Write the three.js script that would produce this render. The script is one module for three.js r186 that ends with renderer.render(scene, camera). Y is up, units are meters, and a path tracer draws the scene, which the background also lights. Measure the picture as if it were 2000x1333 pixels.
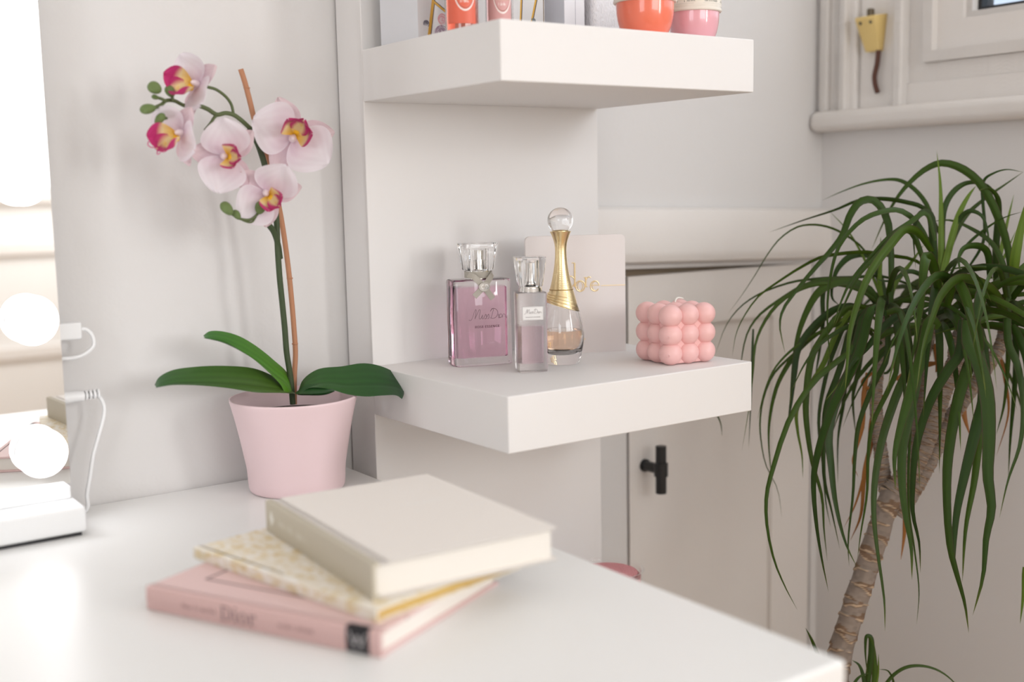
import * as THREE from 'three';
import { RoundedBoxGeometry } from 'three/addons/geometries/RoundedBoxGeometry.js';
import { TextGeometry } from 'three/addons/geometries/TextGeometry.js';
import { FontLoader } from 'three/addons/loaders/FontLoader.js';
import { mergeGeometries, toCreasedNormals } from 'three/addons/utils/BufferGeometryUtils.js';
import { RectAreaLightUniformsLib } from 'three/addons/lights/RectAreaLightUniformsLib.js';

// ------------------------------------------------------------------ camera, sky, lights, exposure
const V3 = (x, y, z) => new THREE.Vector3(x, y, z);
const scene = new THREE.Scene();
const RX = 0.75, LX = -1.75, FZ = 2.6, CH = 2.45, DESK = 0.74, SH2 = 0.8484, SH1 = 1.1617, SH3 = 0.5351;   // the room and its levels, metres
const F = 2270.7, CX = 1000, CY = 666.5;
const camera = new THREE.PerspectiveCamera(2 * Math.atan(CY / F) * 180 / Math.PI, 1.5, 0.05, 60);
camera.position.set(-0.5592, 1.0222, 1.0879);
camera.rotation.set(-0.1288, -0.617, -0.0202, 'YXZ');
camera.focus = 1.16;
camera.userData.fStop = 2.9;
camera.updateMatrixWorld(true);
const renderer = new THREE.WebGLRenderer();
renderer.toneMapping = THREE.LinearToneMapping;
renderer.toneMappingExposure = 0.68;
renderer.shadowMap.enabled = true;
RectAreaLightUniformsLib.init();
scene.background = new THREE.Color().setRGB(2.9, 3.1, 3.35);      // overcast daylight outside the windows
function windowAndFillLight(w, h, pos, target, k, color) {
  const l = new THREE.RectAreaLight(color, k, w, h);
  l.position.copy(pos); l.lookAt(target); l.name = 'window_and_fill_light'; scene.add(l);
}
windowAndFillLight(1.06, 0.60, V3(0.105, 1.36, 2.55), V3(0.105, 1.36, 0), 5.6, new THREE.Color().setRGB(1, 0.985, 0.965));
windowAndFillLight(0.78, 0.84, V3(0.742, 1.64, 0.62), V3(-1, 1.64, 0.62), 1.5, new THREE.Color().setRGB(0.97, 0.985, 1));

windowAndFillLight(0.54, 0.66, V3(RX - 0.008, 1.32, 1.95), V3(-1, 1.32, 1.95), 23.0, new THREE.Color().setRGB(1, 0.98, 0.955));  // added side light, at the unseen second opening of the right wall
windowAndFillLight(1.0, 0.68, V3(LX + 0.01, 1.26, 1.75), V3(0, 1.26, 1.75), 2.9, new THREE.Color().setRGB(0.93, 0.97, 1));  // added cool fill for the left-facing sides, at the unseen left opening

// ------------------------------------------------------------------ helpers
let seed = 7;
const rnd = () => { seed = (seed * 1664525 + 1013904223) >>> 0; return seed / 4294967296; };
const rr = (a, b) => a + (b - a) * rnd();
const clamp = THREE.MathUtils.clamp, lerp = THREE.MathUtils.lerp, sstep = THREE.MathUtils.smoothstep;
const RGB = (r, g, b) => new THREE.Color().setRGB(r, g, b);
// a photograph pixel (2000 x 1333) as a direction, then a point on a known plane or at a known depth
const ray = (x, y) => V3((x - CX) / F, -(y - CY) / F, -1).applyQuaternion(camera.quaternion);
const onZ = (x, y, z) => { const d = ray(x, y); return d.multiplyScalar((z - camera.position.z) / d.z).add(camera.position); };
const onX = (x, y, X) => { const d = ray(x, y); return d.multiplyScalar((X - camera.position.x) / d.x).add(camera.position); };
const onY = (x, y, Y) => { const d = ray(x, y); return d.multiplyScalar((Y - camera.position.y) / d.y).add(camera.position); };
const onT = (x, y, t) => ray(x, y).multiplyScalar(t).add(camera.position);
const project = (p) => { const v = p.clone().sub(camera.position).applyQuaternion(camera.quaternion.clone().invert()); return [CX + F * v.x / -v.z, CY - F * v.y / -v.z, -v.z]; };
const camRight = V3(1, 0, 0).applyQuaternion(camera.quaternion), camUp = V3(0, 1, 0).applyQuaternion(camera.quaternion), camBack = V3(0, 0, 1).applyQuaternion(camera.quaternion);
const fromView = (r, u, t) => camRight.clone().multiplyScalar(r).addScaledVector(camUp, u).addScaledVector(camBack, t).normalize();

const taken = new Map();
const numbered = (n) => { const k = taken.get(n) ?? 0; taken.set(n, k + 1); return k ? n + '_' + String(k).padStart(3, '0') : n; };
function mesh(name, geo, mat, parent = scene) {
  const o = new THREE.Mesh(geo, mat); o.name = parent === scene ? numbered(name) : name;
  o.castShadow = o.receiveShadow = true; parent.add(o); return o;
}
function thing(name, label, category, pos = [0, 0, 0], turn = 0, group) {
  const o = new THREE.Group(); o.name = numbered(name); o.position.set(...pos); o.rotation.y = turn;
  o.userData = { label, category }; if (group) o.userData.group = group; scene.add(o); return o;
}
const structure = (o, label) => { o.userData.kind = 'structure'; if (label) o.userData.label = label; return o; };
const box = (w, h, d, x = 0, y = 0, z = 0, r = 0) => { const g = r ? new RoundedBoxGeometry(w, h, d, 3, r) : new THREE.BoxGeometry(w, h, d); g.translate(x, y, z); return g; };
const span = (x0, x1, y0, y1, z0, z1, r = 0) => box(x1 - x0, y1 - y0, z1 - z0, (x0 + x1) / 2, (y0 + y1) / 2, (z0 + z1) / 2, r);
const plain = (g) => { const n = g.index ? g.toNonIndexed() : g; for (const k of Object.keys(n.attributes)) if (!['position', 'normal', 'uv'].includes(k)) n.deleteAttribute(k); return n; };
const merge = (list) => mergeGeometries(list.map(plain), false);
const tube = (pts, r, seg = 24, rad = 8) => new THREE.TubeGeometry(new THREE.CatmullRomCurve3(pts), seg, r, rad, false);
const lathe = (pts, n = 48) => new THREE.LatheGeometry(pts.map(([r, y]) => new THREE.Vector2(r, y)), n);
const cyl = (r0, r1, h, n = 24, x = 0, y = 0, z = 0) => { const g = new THREE.CylinderGeometry(r0, r1, h, n); g.translate(x, y, z); return g; };
function grid(nu, nv, f) {   // f(u, v) -> { p: [x,y,z], c: [r,g,b] }
  const pos = [], uv = [], col = [], idx = [];
  for (let j = 0; j <= nv; j++) for (let i = 0; i <= nu; i++) {
    const q = f(i / nu, j / nv); pos.push(...q.p); uv.push(i / nu, j / nv); if (q.c) col.push(...q.c);
    if (i < nu && j < nv) { const a = j * (nu + 1) + i; idx.push(a, a + 1, a + nu + 2, a, a + nu + 2, a + nu + 1); }
  }
  const g = new THREE.BufferGeometry();
  g.setAttribute('position', new THREE.Float32BufferAttribute(pos, 3)); g.setAttribute('uv', new THREE.Float32BufferAttribute(uv, 2));
  if (col.length) g.setAttribute('color', new THREE.Float32BufferAttribute(col, 3));
  g.setIndex(idx); g.computeVertexNormals(); return g;
}
function canvasTex(w, h, draw, srgb = true) {
  const c = document.createElement('canvas'); c.width = w; c.height = h; draw(c.getContext('2d'), w, h);
  const t = new THREE.CanvasTexture(c); if (srgb) t.colorSpace = THREE.SRGBColorSpace; t.wrapS = t.wrapT = THREE.RepeatWrapping; return t;
}
function noiseTex(n, cells, amp = 255) {   // smooth tileable value noise, three octaves
  const data = new Uint8Array(n * n * 4), oct = [cells, cells * 2, cells * 5];
  const lat = oct.map((c) => Array.from({ length: c * c }, rnd));
  for (let y = 0; y < n; y++) for (let x = 0; x < n; x++) {
    let s = 0, wsum = 0;
    oct.forEach((c, k) => { const fx = x / n * c, fy = y / n * c, ix = Math.floor(fx), iy = Math.floor(fy), a = fx - ix, b = fy - iy, u = a * a * (3 - 2 * a), v = b * b * (3 - 2 * b), L = lat[k], w = 1 / (k + 1);
      const at = (i, j) => L[((iy + j) % c) * c + (ix + i) % c]; s += w * lerp(lerp(at(0, 0), at(1, 0), u), lerp(at(0, 1), at(1, 1), u), v); wsum += w; });
    const q = s / wsum * amp, o = (y * n + x) * 4; data[o] = data[o + 1] = data[o + 2] = q; data[o + 3] = 255;
  }
  const t = new THREE.DataTexture(data, n, n); t.wrapS = t.wrapT = THREE.RepeatWrapping; t.magFilter = THREE.LinearFilter; t.needsUpdate = true; return t;
}
const noiseA = noiseTex(256, 24), noiseB = noiseTex(256, 48);
function worldUV(geo, s = 1) {   // uv in metres from the dominant axis of each face normal
  const g = geo.index ? geo.toNonIndexed() : geo, p = g.attributes.position, n = g.attributes.normal, uv = new Float32Array(p.count * 2);
  for (let i = 0; i < p.count; i++) {
    const ax = Math.abs(n.getX(i)), ay = Math.abs(n.getY(i)), az = Math.abs(n.getZ(i));
    const [a, b] = ay >= ax && ay >= az ? [p.getX(i), p.getZ(i)] : ax >= az ? [p.getZ(i), p.getY(i)] : [p.getX(i), p.getY(i)];
    uv[i * 2] = a * s; uv[i * 2 + 1] = b * s;
  }
  g.setAttribute('uv', new THREE.BufferAttribute(uv, 2)); return g;
}

// ------------------------------------------------------------------ materials
const std = (o) => new THREE.MeshStandardMaterial(o), phys = (o) => new THREE.MeshPhysicalMaterial(o);
const bumpTex = (t, rep) => { const c = t.clone(); c.repeat.set(rep, rep); c.needsUpdate = true; return c; };
const M = {
  wall: std({ color: RGB(0.75, 0.73, 0.717), roughness: 0.75, bumpMap: bumpTex(noiseA, 4), bumpScale: 0.0003 }),
  gloss: std({ color: RGB(0.83, 0.79, 0.755), roughness: 0.42, bumpMap: bumpTex(noiseA, 5), bumpScale: 0.0003 }),
  ceiling: std({ color: RGB(0.89, 0.87, 0.84), roughness: 0.9 }),
  floor: std({ color: RGB(0.54, 0.34, 0.17), roughness: 0.55 }),
  desk: std({ color: RGB(0.86, 0.855, 0.84), roughness: 0.34 }),
  foil: phys({ color: RGB(0.85, 0.825, 0.808), roughness: 0.5, specularIntensity: 0.55 }),
  dark: std({ color: RGB(0.26, 0.20, 0.14), roughness: 0.95 }),
  black: std({ color: RGB(0.012, 0.012, 0.013), roughness: 0.38 }),
  brass: std({ color: RGB(0.80, 0.60, 0.24), roughness: 0.5, metalness: 0.15 }),
  leather: std({ color: RGB(0.10, 0.035, 0.02), roughness: 0.6 }),
  oldMetal: std({ color: RGB(0.16, 0.13, 0.09), roughness: 0.45, metalness: 0.7 }),
  pane: phys({ color: 0xffffff, transmission: 1, thickness: 0, roughness: 0.02, ior: 1.45 }),
  glass: phys({ color: 0xffffff, transmission: 1, thickness: 0.01, roughness: 0.01, ior: 1.48 }),
  crystal: phys({ color: 0xffffff, transmission: 1, thickness: 0.01, roughness: 0.015, ior: 1.5 }),
  silver: std({ color: RGB(0.86, 0.85, 0.83), roughness: 0.14, metalness: 1 }),
  gold: std({ color: RGB(0.92, 0.74, 0.43), roughness: 0.28, metalness: 1 }),
  mirror: std({ color: RGB(0.93, 0.93, 0.92), roughness: 0.01, metalness: 1 }),
  whitePlastic: std({ color: RGB(0.86, 0.86, 0.86), roughness: 0.35 }),
  bulb: std({ color: RGB(1, 1, 1), emissive: RGB(1, 0.985, 1), emissiveIntensity: 5 }),
  potPink: std({ color: RGB(0.86, 0.66, 0.68), roughness: 0.42 }),
  soil: std({ color: RGB(0.05, 0.035, 0.025), roughness: 1, bumpMap: bumpTex(noiseB, 2), bumpScale: 0.004 }),
  wax: phys({ color: RGB(0.91, 0.54, 0.52), roughness: 0.42, clearcoat: 0.15, clearcoatRoughness: 0.5 }),
  wick: std({ color: RGB(0.85, 0.82, 0.76), roughness: 0.9 }),
  stake: std({ color: RGB(0.50, 0.23, 0.12), roughness: 0.6 }),
  stem: std({ color: RGB(0.045, 0.07, 0.025), roughness: 0.55 }),
  twig: std({ color: RGB(0.10, 0.13, 0.045), roughness: 0.55 }),
  bud: std({ color: RGB(0.14, 0.20, 0.06), roughness: 0.55, bumpMap: bumpTex(noiseA, 1), bumpScale: 0.0006 }),
  vertex: phys({ color: 0xffffff, vertexColors: true, roughness: 0.42, specularIntensity: 0.8, side: THREE.DoubleSide }),
  blade: phys({ color: 0xffffff, vertexColors: true, roughness: 0.46, specularIntensity: 0.5, side: THREE.DoubleSide }),
  bark: std({ color: 0xffffff, vertexColors: true, roughness: 0.85 }),
  petal: phys({ color: 0xffffff, vertexColors: true, roughness: 0.85, transmission: 0.3, thickness: 0, side: THREE.DoubleSide }),
};

// ------------------------------------------------------------------ the room
structure(mesh('floor', worldUV(span(LX - 0.15, RX + 0.15, -0.1, 0, -0.45, FZ + 0.15)), M.floor), 'warm brown floor of the room');
structure(mesh('ceiling', span(LX - 0.15, RX + 0.15, CH, CH + 0.1, -0.45, FZ + 0.15), M.ceiling));

function holedWall(x0, x1, y0, y1, holes, depth) {
  const s = new THREE.Shape([new THREE.Vector2(x0, y0), new THREE.Vector2(x1, y0), new THREE.Vector2(x1, y1), new THREE.Vector2(x0, y1)]);
  for (const h of holes) s.holes.push(new THREE.Path(h.map(([a, b]) => new THREE.Vector2(a, b))));
  return worldUV(new THREE.ExtrudeGeometry(s, { depth, bevelEnabled: false }));
}
const rectHole = (x0, x1, y0, y1) => [[x0, y0], [x0, y1], [x1, y1], [x1, y0]];
// back wall, with the opening of the built-in cupboard
const wb = holedWall(LX - 0.12, RX + 0.12, 0, CH, [[[0.386, 0.06], [0.386, 0.9228], [0.737, 0.9128], [0.737, 0.06]]], 0.04); wb.translate(0, 0, -0.04);
structure(mesh('wall_back', wb, M.wall), 'smooth off-white painted wall behind desk and shelf unit');
structure(mesh('wall_cupboard', merge([span(0.30, 0.80, 0.0, 1.0, -0.44, -0.40), span(0.30, 0.34, 0, 1.0, -0.42, -0.04), span(0.78, 0.82, 0, 1.0, -0.42, -0.04), span(0.30, 0.82, 0.98, 1.02, -0.44, -0.04), span(0.3, 0.82, 0, 0.05, -0.44, -0.04), span(0.386, 0.737, 0.885, 0.94, -0.036, -0.013)]), M.dark), 'dark inside of the built-in cupboard');
// cupboard door: frame of stiles and rails round a recessed panel
{
  const d = thing('door', '', ''); d.name = 'door_1'; d.userData = { kind: 'structure', label: 'white panelled cupboard door with a black bar handle' };
  const x0 = 0.3905, x1 = 0.733, y0 = 0.065, y1 = 0.9131, a0 = 0.475, a1 = 0.654, b1 = 0.845, b0 = 0.16;
  mesh('door_frame', holedWall(x0, x1, y0, y1, [rectHole(a0, a1, b0, b1)], 0.02).translate(0, 0, -0.02), M.gloss, d);
  mesh('door_panel', worldUV(span(a0 - 0.003, a1 + 0.003, b0 - 0.003, b1 + 0.003, -0.018, -0.007)), M.gloss, d);
  const h = mesh('handle', merge([cyl(0.0068, 0.0068, 0.0605, 28), new THREE.CylinderGeometry(0.0088, 0.0088, 0.0165, 28)]), M.black, d);
  const hp = onZ(1291, 918, 0.031); h.position.copy(hp);
  const st = cyl(0.0066, 0.0066, 0.031, 24); st.rotateX(Math.PI / 2); st.translate(0, 0, -0.0155); mesh('handle_stem', st, M.black, h);
  const ro = cyl(0.0082, 0.0082, 0.003, 24); ro.rotateX(Math.PI / 2); ro.translate(0, 0, -0.0295); mesh('handle_foot', ro, M.black, h);
}
// boxed ledge above the cupboard, sagging a little to the right as in the old house
function ledge(name, x0, x1, y, slope, prof, place) {
  const s = new THREE.Shape(prof.map(([z, h]) => new THREE.Vector2(z, h)));
  const g = new THREE.ExtrudeGeometry(s, { depth: x1 - x0, bevelEnabled: false, curveSegments: 4 });
  g.rotateY(-Math.PI / 2); g.scale(-1, 1, 1); // profile (z, h) -> (x along, y, z)
  const p = g.attributes.position; for (let i = 0; i < p.count; i++) { const x = Math.abs(p.getX(i)), z = Math.abs(g.attributes.position.getZ(i)); p.setXYZ(i, x0 + (p.getX(i) < 0 ? -p.getX(i) : p.getX(i)), p.getY(i) + y + slope * (x), z); }
  const idx = g.index; if (!idx) { for (let i = 0; i < p.count; i += 3) { for (const at of Object.values(g.attributes)) { for (let c = 0; c < at.itemSize; c++) { const t = at.getComponent(i + 1, c); at.setComponent(i + 1, c, at.getComponent(i + 2, c)); at.setComponent(i + 2, c, t); } } } }
  g.computeVertexNormals(); return structure(mesh(name, toCreasedNormals(g, 0.6), M.gloss), place);
}
const bull = [[-0.002, 0.0705], [0.010, 0.0690], [0.0145, 0.066], [0.0165, 0.060], [0.019, 0.036], [0.0205, 0.016], [0.0195, 0.008], [0.0165, 0.003], [0.011, 0.0005], [-0.002, 0]];
ledge('trim_1', 0.25, RX, 0.9335, -0.0305, bull, 'boxed white ledge above the cupboard door');
// left wall; its unseen window is added for cool fill light
{
  const g = holedWall(-FZ - 0.12, 0.12, 0, CH, [rectHole(-2.26, -1.24, 0.90, 1.62)], 0.12); g.rotateY(Math.PI / 2); g.translate(LX - 0.12, 0, 0);
  structure(mesh('wall_left', g, M.wall));
  const w = thing('window', '', ''); w.name = 'window_3'; w.userData = { kind: 'structure', label: 'plain added window left of the desk, unseen, for cool fill light' };
  mesh('frame', ringZY(1.24, 2.26, 0.90, 1.62, 0.03, LX - 0.09, LX - 0.03), M.gloss, w);
  mesh('pane', span(LX - 0.062, LX - 0.058, 0.93, 1.59, 1.27, 2.23), M.pane, w);
}
// right wall with its window
const wz0 = 0.139, wz1 = 1.10, wy0 = 1.121, wy1 = 2.16;
{
  const g = holedWall(-FZ - 0.12, 0.12, 0, CH, [rectHole(-wz1, -wz0, wy0, wy1), rectHole(-2.25, -1.65, 0.97, 1.67)], 0.12); g.rotateY(Math.PI / 2); g.translate(RX, 0, 0);
  structure(mesh('wall_right', g, M.wall), 'shaded painted wall below the window, behind the tall plant');
}
function ringZY(z0, z1, y0, y1, w, x0, x1) {   // rectangular frame standing in the plane of the right wall, members w wide
  return merge([span(x0, x1, y0, y0 + w, z0, z1), span(x0, x1, y1 - w, y1, z0, z1), span(x0, x1, y0 + w, y1 - w, z0, z0 + w), span(x0, x1, y0 + w, y1 - w, z1 - w, z1)]);
}
{
  const w = thing('window', '', ''); w.name = 'window_1'; w.userData = { kind: 'structure', label: 'white painted casement window with moulded architrave and rounded sill' };
  const mould = (z0, z1, y0, y1, p) => span(RX - p, RX + 0.002, y0, y1, z0, z1, Math.min(0.004, p * 0.4, (z1 - z0) * 0.4));
  for (const [a, b] of [[0.0004, 0.066], [wz1 + 0.07, wz1 + 0.125]])
    mesh('architrave', merge([mould(a, b, wy0 - 0.002, wy1 + 0.08, 0.012), mould(a + 0.009, a + 0.023, wy0 - 0.002, wy1 + 0.08, 0.020), mould(a + 0.030, a + 0.040, wy0 - 0.002, wy1 + 0.08, 0.017), mould(a + 0.043, a + 0.055, wy0 - 0.002, wy1 + 0.08, 0.023)]), M.gloss, w);
  mesh('lintel_board', mould(0.0105, wz1 + 0.125, wy1 + 0.03, wy1 + 0.085, 0.02), M.gloss, w);
  for (const [a, b] of [[0.066, 0.126], [wz1 + 0.012, wz1 + 0.07]]) mesh('jamb_board', mould(a, b, wy0 - 0.002, wy1 + 0.03, 0.005), M.gloss, w);
  for (const [a, b] of [[0.1245, 0.1395], [wz1, wz1 + 0.0145]]) mesh('bead', mould(a, b, wy0 - 0.002, wy1 + 0.02, 0.017), M.gloss, w);
  const sill = span(RX - 0.031, RX + 0.06, wy0 - 0.0275, wy0, -0.0, wz1 + 0.14, 0.011); mesh('sill', sill, M.gloss, w);
  const cb0 = wy0 + 0.0286;
  mesh('bottom_board', span(RX - 0.004, RX + 0.05, wy0, cb0 - 0.0006, wz0 + 0.0006, wz1), M.gloss, w);
  mesh('casement', ringZY(wz0, wz1, cb0, wy1, 0.023, RX + 0.001, RX + 0.05), M.gloss, w);
  const in1 = [wz0 + 0.0235, wz1 - 0.0235, cb0 + 0.0235, wy1 - 0.0235];
  mesh('sash_rim', ringZY(...in1, 0.0135, RX - 0.006, RX + 0.05), M.gloss, w);
  mesh('sash', ringZY(in1[0] + 0.0135, in1[1] - 0.0135, in1[2] + 0.0135, in1[3] - 0.0135, 0.036, RX + 0.006, RX + 0.05), M.gloss, w);
  const in2 = [in1[0] + 0.0495, in1[1] - 0.0495, in1[2] + 0.0495, in1[3] - 0.0495];
  mesh('glazing_bead', ringZY(...in2, 0.008, RX + 0.012, RX + 0.05), M.gloss, w);
  mesh('gasket', ringZY(in2[0] + 0.008, in2[1] - 0.008, in2[2] + 0.008, in2[3] - 0.008, 0.005, RX + 0.024, RX + 0.05), M.black, w);
  mesh('pane', span(RX + 0.030, RX + 0.034, in2[2] + 0.009, in2[3] - 0.009, in2[0] + 0.009, in2[1] - 0.009), M.pane, w);
}
{
  const w = thing('window', '', ''); w.name = 'window_4'; w.userData = { kind: 'structure', label: 'added unseen second window in the right hand wall, for side light' };  // unseen window, added to brighten the room from the right
  mesh('frame', ringZY(1.65, 2.25, 0.97, 1.67, 0.03, RX + 0.03, RX + 0.09), M.gloss, w);
  mesh('pane', span(RX + 0.058, RX + 0.062, 1.00, 1.64, 1.68, 2.22), M.pane, w);
}
structure(mesh('added_wall_outside', span(RX + 1.3, RX + 1.5, 0, 4.2, -2, 5), std({ color: RGB(0.46, 0.52, 0.60), roughness: 0.9 })), 'blue-grey wall added outside the window to cut its sky light');  // added to hold back the sky light at the right hand windows
// wall behind the camera, seen in the mirror, with the window that lights the room
{
  const g = holedWall(LX - 0.12, RX + 0.12, 0, CH, [rectHole(-0.45, 0.66, 1.04, 1.68)], 0.12); g.translate(0, 0, FZ);
  structure(mesh('wall_front', g, std({ color: RGB(0.86, 0.84, 0.815), roughness: 0.6 })));
  const w = thing('window', '', ''); w.name = 'window_2'; w.userData = { kind: 'structure', label: 'large bright window behind the viewer, seen in the vanity mirror' };
  const rim = (x0, x1, y0, y1, t, z0, z1) => merge([span(x0, x1, y0, y0 + t, z0, z1), span(x0, x1, y1 - t, y1, z0, z1), span(x0, x0 + t, y0 + t, y1 - t, z0, z1), span(x1 - t, x1, y0 + t, y1 - t, z0, z1)]);
  mesh('frame', rim(-0.45, 0.66, 1.04, 1.68, 0.03, FZ + 0.02, FZ + 0.08), M.gloss, w);
  mesh('mullion', span(0.09, 0.12, 1.07, 1.65, FZ + 0.03, FZ + 0.07), M.gloss, w);
  mesh('pane', span(-0.42, 0.09, 1.07, 1.65, FZ + 0.045, FZ + 0.049), M.pane, w);
  mesh('pane', span(0.12, 0.63, 1.07, 1.65, FZ + 0.045, FZ + 0.049), M.pane, w);
  mesh('sill', span(-0.51, 0.72, 1.012, 1.04, FZ - 0.04, FZ + 0.02, 0.01), M.gloss, w);
  structure(mesh('trim_2', merge([span(LX, RX, 0.862, 0.905, FZ - 0.022, FZ + 0.01, 0.009)]), M.gloss), 'rail along the wall behind the viewer');
  structure(mesh('trim_3', span(LX, RX, 0.56, 0.60, FZ - 0.014, FZ + 0.01, 0.006), M.gloss), 'lower rail along the wall behind the viewer');
}

// ------------------------------------------------------------------ desk
{
  const d = thing('desk', 'white desk with a smooth glossy top standing against the wall', 'desk', [-0.695, 0, 0.33]);
  const hw = 0.68, hd = 0.33;
  mesh('desktop', box(hw * 2, 0.035, hd * 2 - 0.002, 0, DESK - 0.0175, 0.001, 0.003), M.desk, d);
  mesh('drawer_front', box(hw * 2 - 0.02, 0.10, 0.018, 0, DESK - 0.035 - 0.0515, hd - 0.012, 0.002), M.desk, d);
  mesh('back_rail', box(hw * 2 - 0.06, 0.10, 0.018, 0, DESK - 0.0855, -hd + 0.03), M.desk, d);
  for (const sx of [-1, 1]) {
    mesh('side_rail', box(0.018, 0.10, hd * 2 - 0.06, sx * (hw - 0.02), DESK - 0.0855, 0), M.desk, d);
    for (const sz of [-1, 1]) mesh('leg', box(0.045, DESK - 0.135, 0.045, sx * (hw - 0.04), (DESK - 0.135) / 2, sz * (hd - 0.045), 0.004), M.desk, d);
  }
}

// ------------------------------------------------------------------ wall shelf unit
const PW = 0.2984, PT = 0.0552, SD = 0.2364;
{
  const u = thing('wall_shelf_unit', 'tall white wall shelf unit with thick floating shelves beside the desk', 'shelf unit', [0, 0, 0]);
  mesh('back_panel', span(0, PW, 0.02, 1.95, 0.003, PT, 0.0012), M.foil, u);
  for (const y of [SH3, SH2, SH1]) mesh('shelf', span(0, PW, y - 0.05, y, PT, PT + SD, 0.0012), M.foil, u);
}
const rectAt = (x, z, ang) => ({ pos: [x, z], turn: -ang * Math.PI / 180 });

// ------------------------------------------------------------------ books on the desk
// rows of strokes too small to read
function marks(c, x, y, w, h, col) { c.strokeStyle = col; c.lineWidth = Math.max(1, h * 0.14); let q = x; while (q < x + w) { const d = rr(0.25, 0.6) * h; if (rnd() > 0.16) { c.beginPath(); c.moveTo(q, y); c.lineTo(q + rr(-0.1, 0.1) * h, y - rr(0.55, 1) * h); c.lineTo(q + d * 0.6, y - rr(0, 0.6) * h); c.stroke(); } q += d; } }
function coverTex(w, h, base, draw) { return canvasTex(w, h, (c) => { c.fillStyle = base; c.fillRect(0, 0, w, h); draw && draw(c, w, h); }); }
// book lying flat; spine along local +z from the origin, body to local +x
function book(name, label, A, deg, L, W, T, o) {
  const b = thing(name, label, 'book', [A[0], A[1], A[2]], 0, undefined);
  b.rotation.y = -(deg - 90) * Math.PI / 180;
  const ct = o.board ?? 0.0022, mats = o;
  mesh('cover_board', span(o.groove ? 0.0105 : 0.002, W, T - ct, T, 0, L, 0.0009), mats.cover, b);
  if (o.groove) mesh('hinge_cloth', span(0.003, 0.0112, T - ct, T - 0.0012, 0.0006, L - 0.0006), mats.cover, b);
  mesh('cover_board', span(0.002, W, 0, ct, 0, L, 0.0009), mats.back ?? mats.cover, b);
  const R = T / 2, sp = new THREE.Shape();
  const e = o.round, q = Math.min(0.0016, T * 0.2);
  sp.moveTo(0.004, 0); sp.lineTo(-e + q, 0); sp.quadraticCurveTo(-e, 0, -e, q); sp.lineTo(-e - o.swell, R); sp.lineTo(-e, T - q); sp.quadraticCurveTo(-e, T, -e + q, T); sp.lineTo(0.004, T); sp.lineTo(0.004, T - ct); sp.lineTo(-e + ct, T - ct); sp.lineTo(-e + ct, ct); sp.lineTo(0.004, ct); sp.lineTo(0.004, 0);
  const sg = new THREE.ExtrudeGeometry(sp, { depth: L, bevelEnabled: false, curveSegments: 10 });
  const uv = sg.attributes.uv, p = sg.attributes.position; for (let i = 0; i < p.count; i++) uv.setXY(i, p.getZ(i) / L, p.getY(i) / T);
  mesh('spine', toCreasedNormals(sg, 0.7), mats.spine, b);
  mesh('page_block', span(0.0008, W - 0.0035, ct, T - ct, 0.003, L - 0.003), mats.pages, b);
  return b;
}
const pagesTex = canvasTex(64, 256, (c, w, h) => { c.fillStyle = '#f0eae2'; c.fillRect(0, 0, w, h); for (let y = 0; y < h; y += 3) { c.fillStyle = y % 2 ? '#e2dad0' : '#f5f0ea'; c.fillRect(0, y, w, 1); } });
const pages = std({ map: pagesTex, roughness: 0.9 });
const pinkSpine = coverTex(1024, 96, '#dbb7b3', (c, w, h) => {
  c.textAlign = 'center'; marks(c, 175, 58, 150, 20, '#96716f'); marks(c, 610, 58, 150, 20, '#96716f');
  c.fillStyle = '#6d5556'; c.font = '78px serif'; c.fillText('Dior', 430, 74);
  c.fillStyle = '#17161c'; c.fillRect(888, 0, 92, h); c.strokeStyle = '#d8d4d4'; c.lineWidth = 5; c.beginPath();
  c.moveTo(902, 18); c.lineTo(918, 66); c.lineTo(934, 30); c.lineTo(950, 66); c.lineTo(966, 18); c.stroke(); c.lineWidth = 3; c.beginPath(); c.moveTo(906, 80); c.lineTo(962, 80); c.stroke();
});
const pinkTop = canvasTex(512, 640, (c, w, h) => { c.fillStyle = '#e4c5c2'; c.fillRect(0, 0, w, h); c.strokeStyle = '#6a4a4c'; c.lineWidth = 7; c.strokeRect(90, 90, w - 180, h - 180); });
book('book', 'pink hardback with a black label on its spine, bottom of the stack', [-0.3186, DESK, 0.3087], 63.85, 0.1953, 0.147, 0.0168,
  { cover: std({ map: pinkTop, roughness: 0.6 }), back: std({ color: '#e4c5c2', roughness: 0.6 }), spine: std({ map: pinkSpine, roughness: 0.6 }), pages, round: 0.002, swell: 0.0004 });
const floral = canvasTex(512, 512, (c, w, h) => {
  c.fillStyle = '#efe6d6'; c.fillRect(0, 0, w, h);
  for (let i = 0; i < 900; i++) { const x = rnd() * w, y = rnd() * h, s = rr(5, 15); c.fillStyle = ['#e6d6b4', '#dfc99c', '#f4efe6', '#f7f2ea', '#e2d2b0', '#ead8b4'][i % 6]; for (let k = 0; k < 5; k++) { c.beginPath(); c.ellipse(x + Math.cos(k * 1.26) * s * 0.5, y + Math.sin(k * 1.26) * s * 0.5, s * 0.42, s * 0.26, k * 1.26, 0, 7); c.fill(); } }
});
book('book', 'slim notebook with cream and gold floral cover and gilt edges, middle of the stack', [-0.2699, DESK + 0.0168, 0.2708], 77.75, 0.2044, 0.135, 0.0088,
  { cover: std({ map: floral, roughness: 0.6 }), spine: std({ map: (() => { const t = floral.clone(); t.repeat.set(1, 0.08); t.needsUpdate = true; return t; })(), roughness: 0.6 }), pages: std({ color: RGB(0.72, 0.50, 0.17), roughness: 0.4, metalness: 0.4 }), round: 0.0025, swell: 0.0002, board: 0.0013 });
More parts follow.
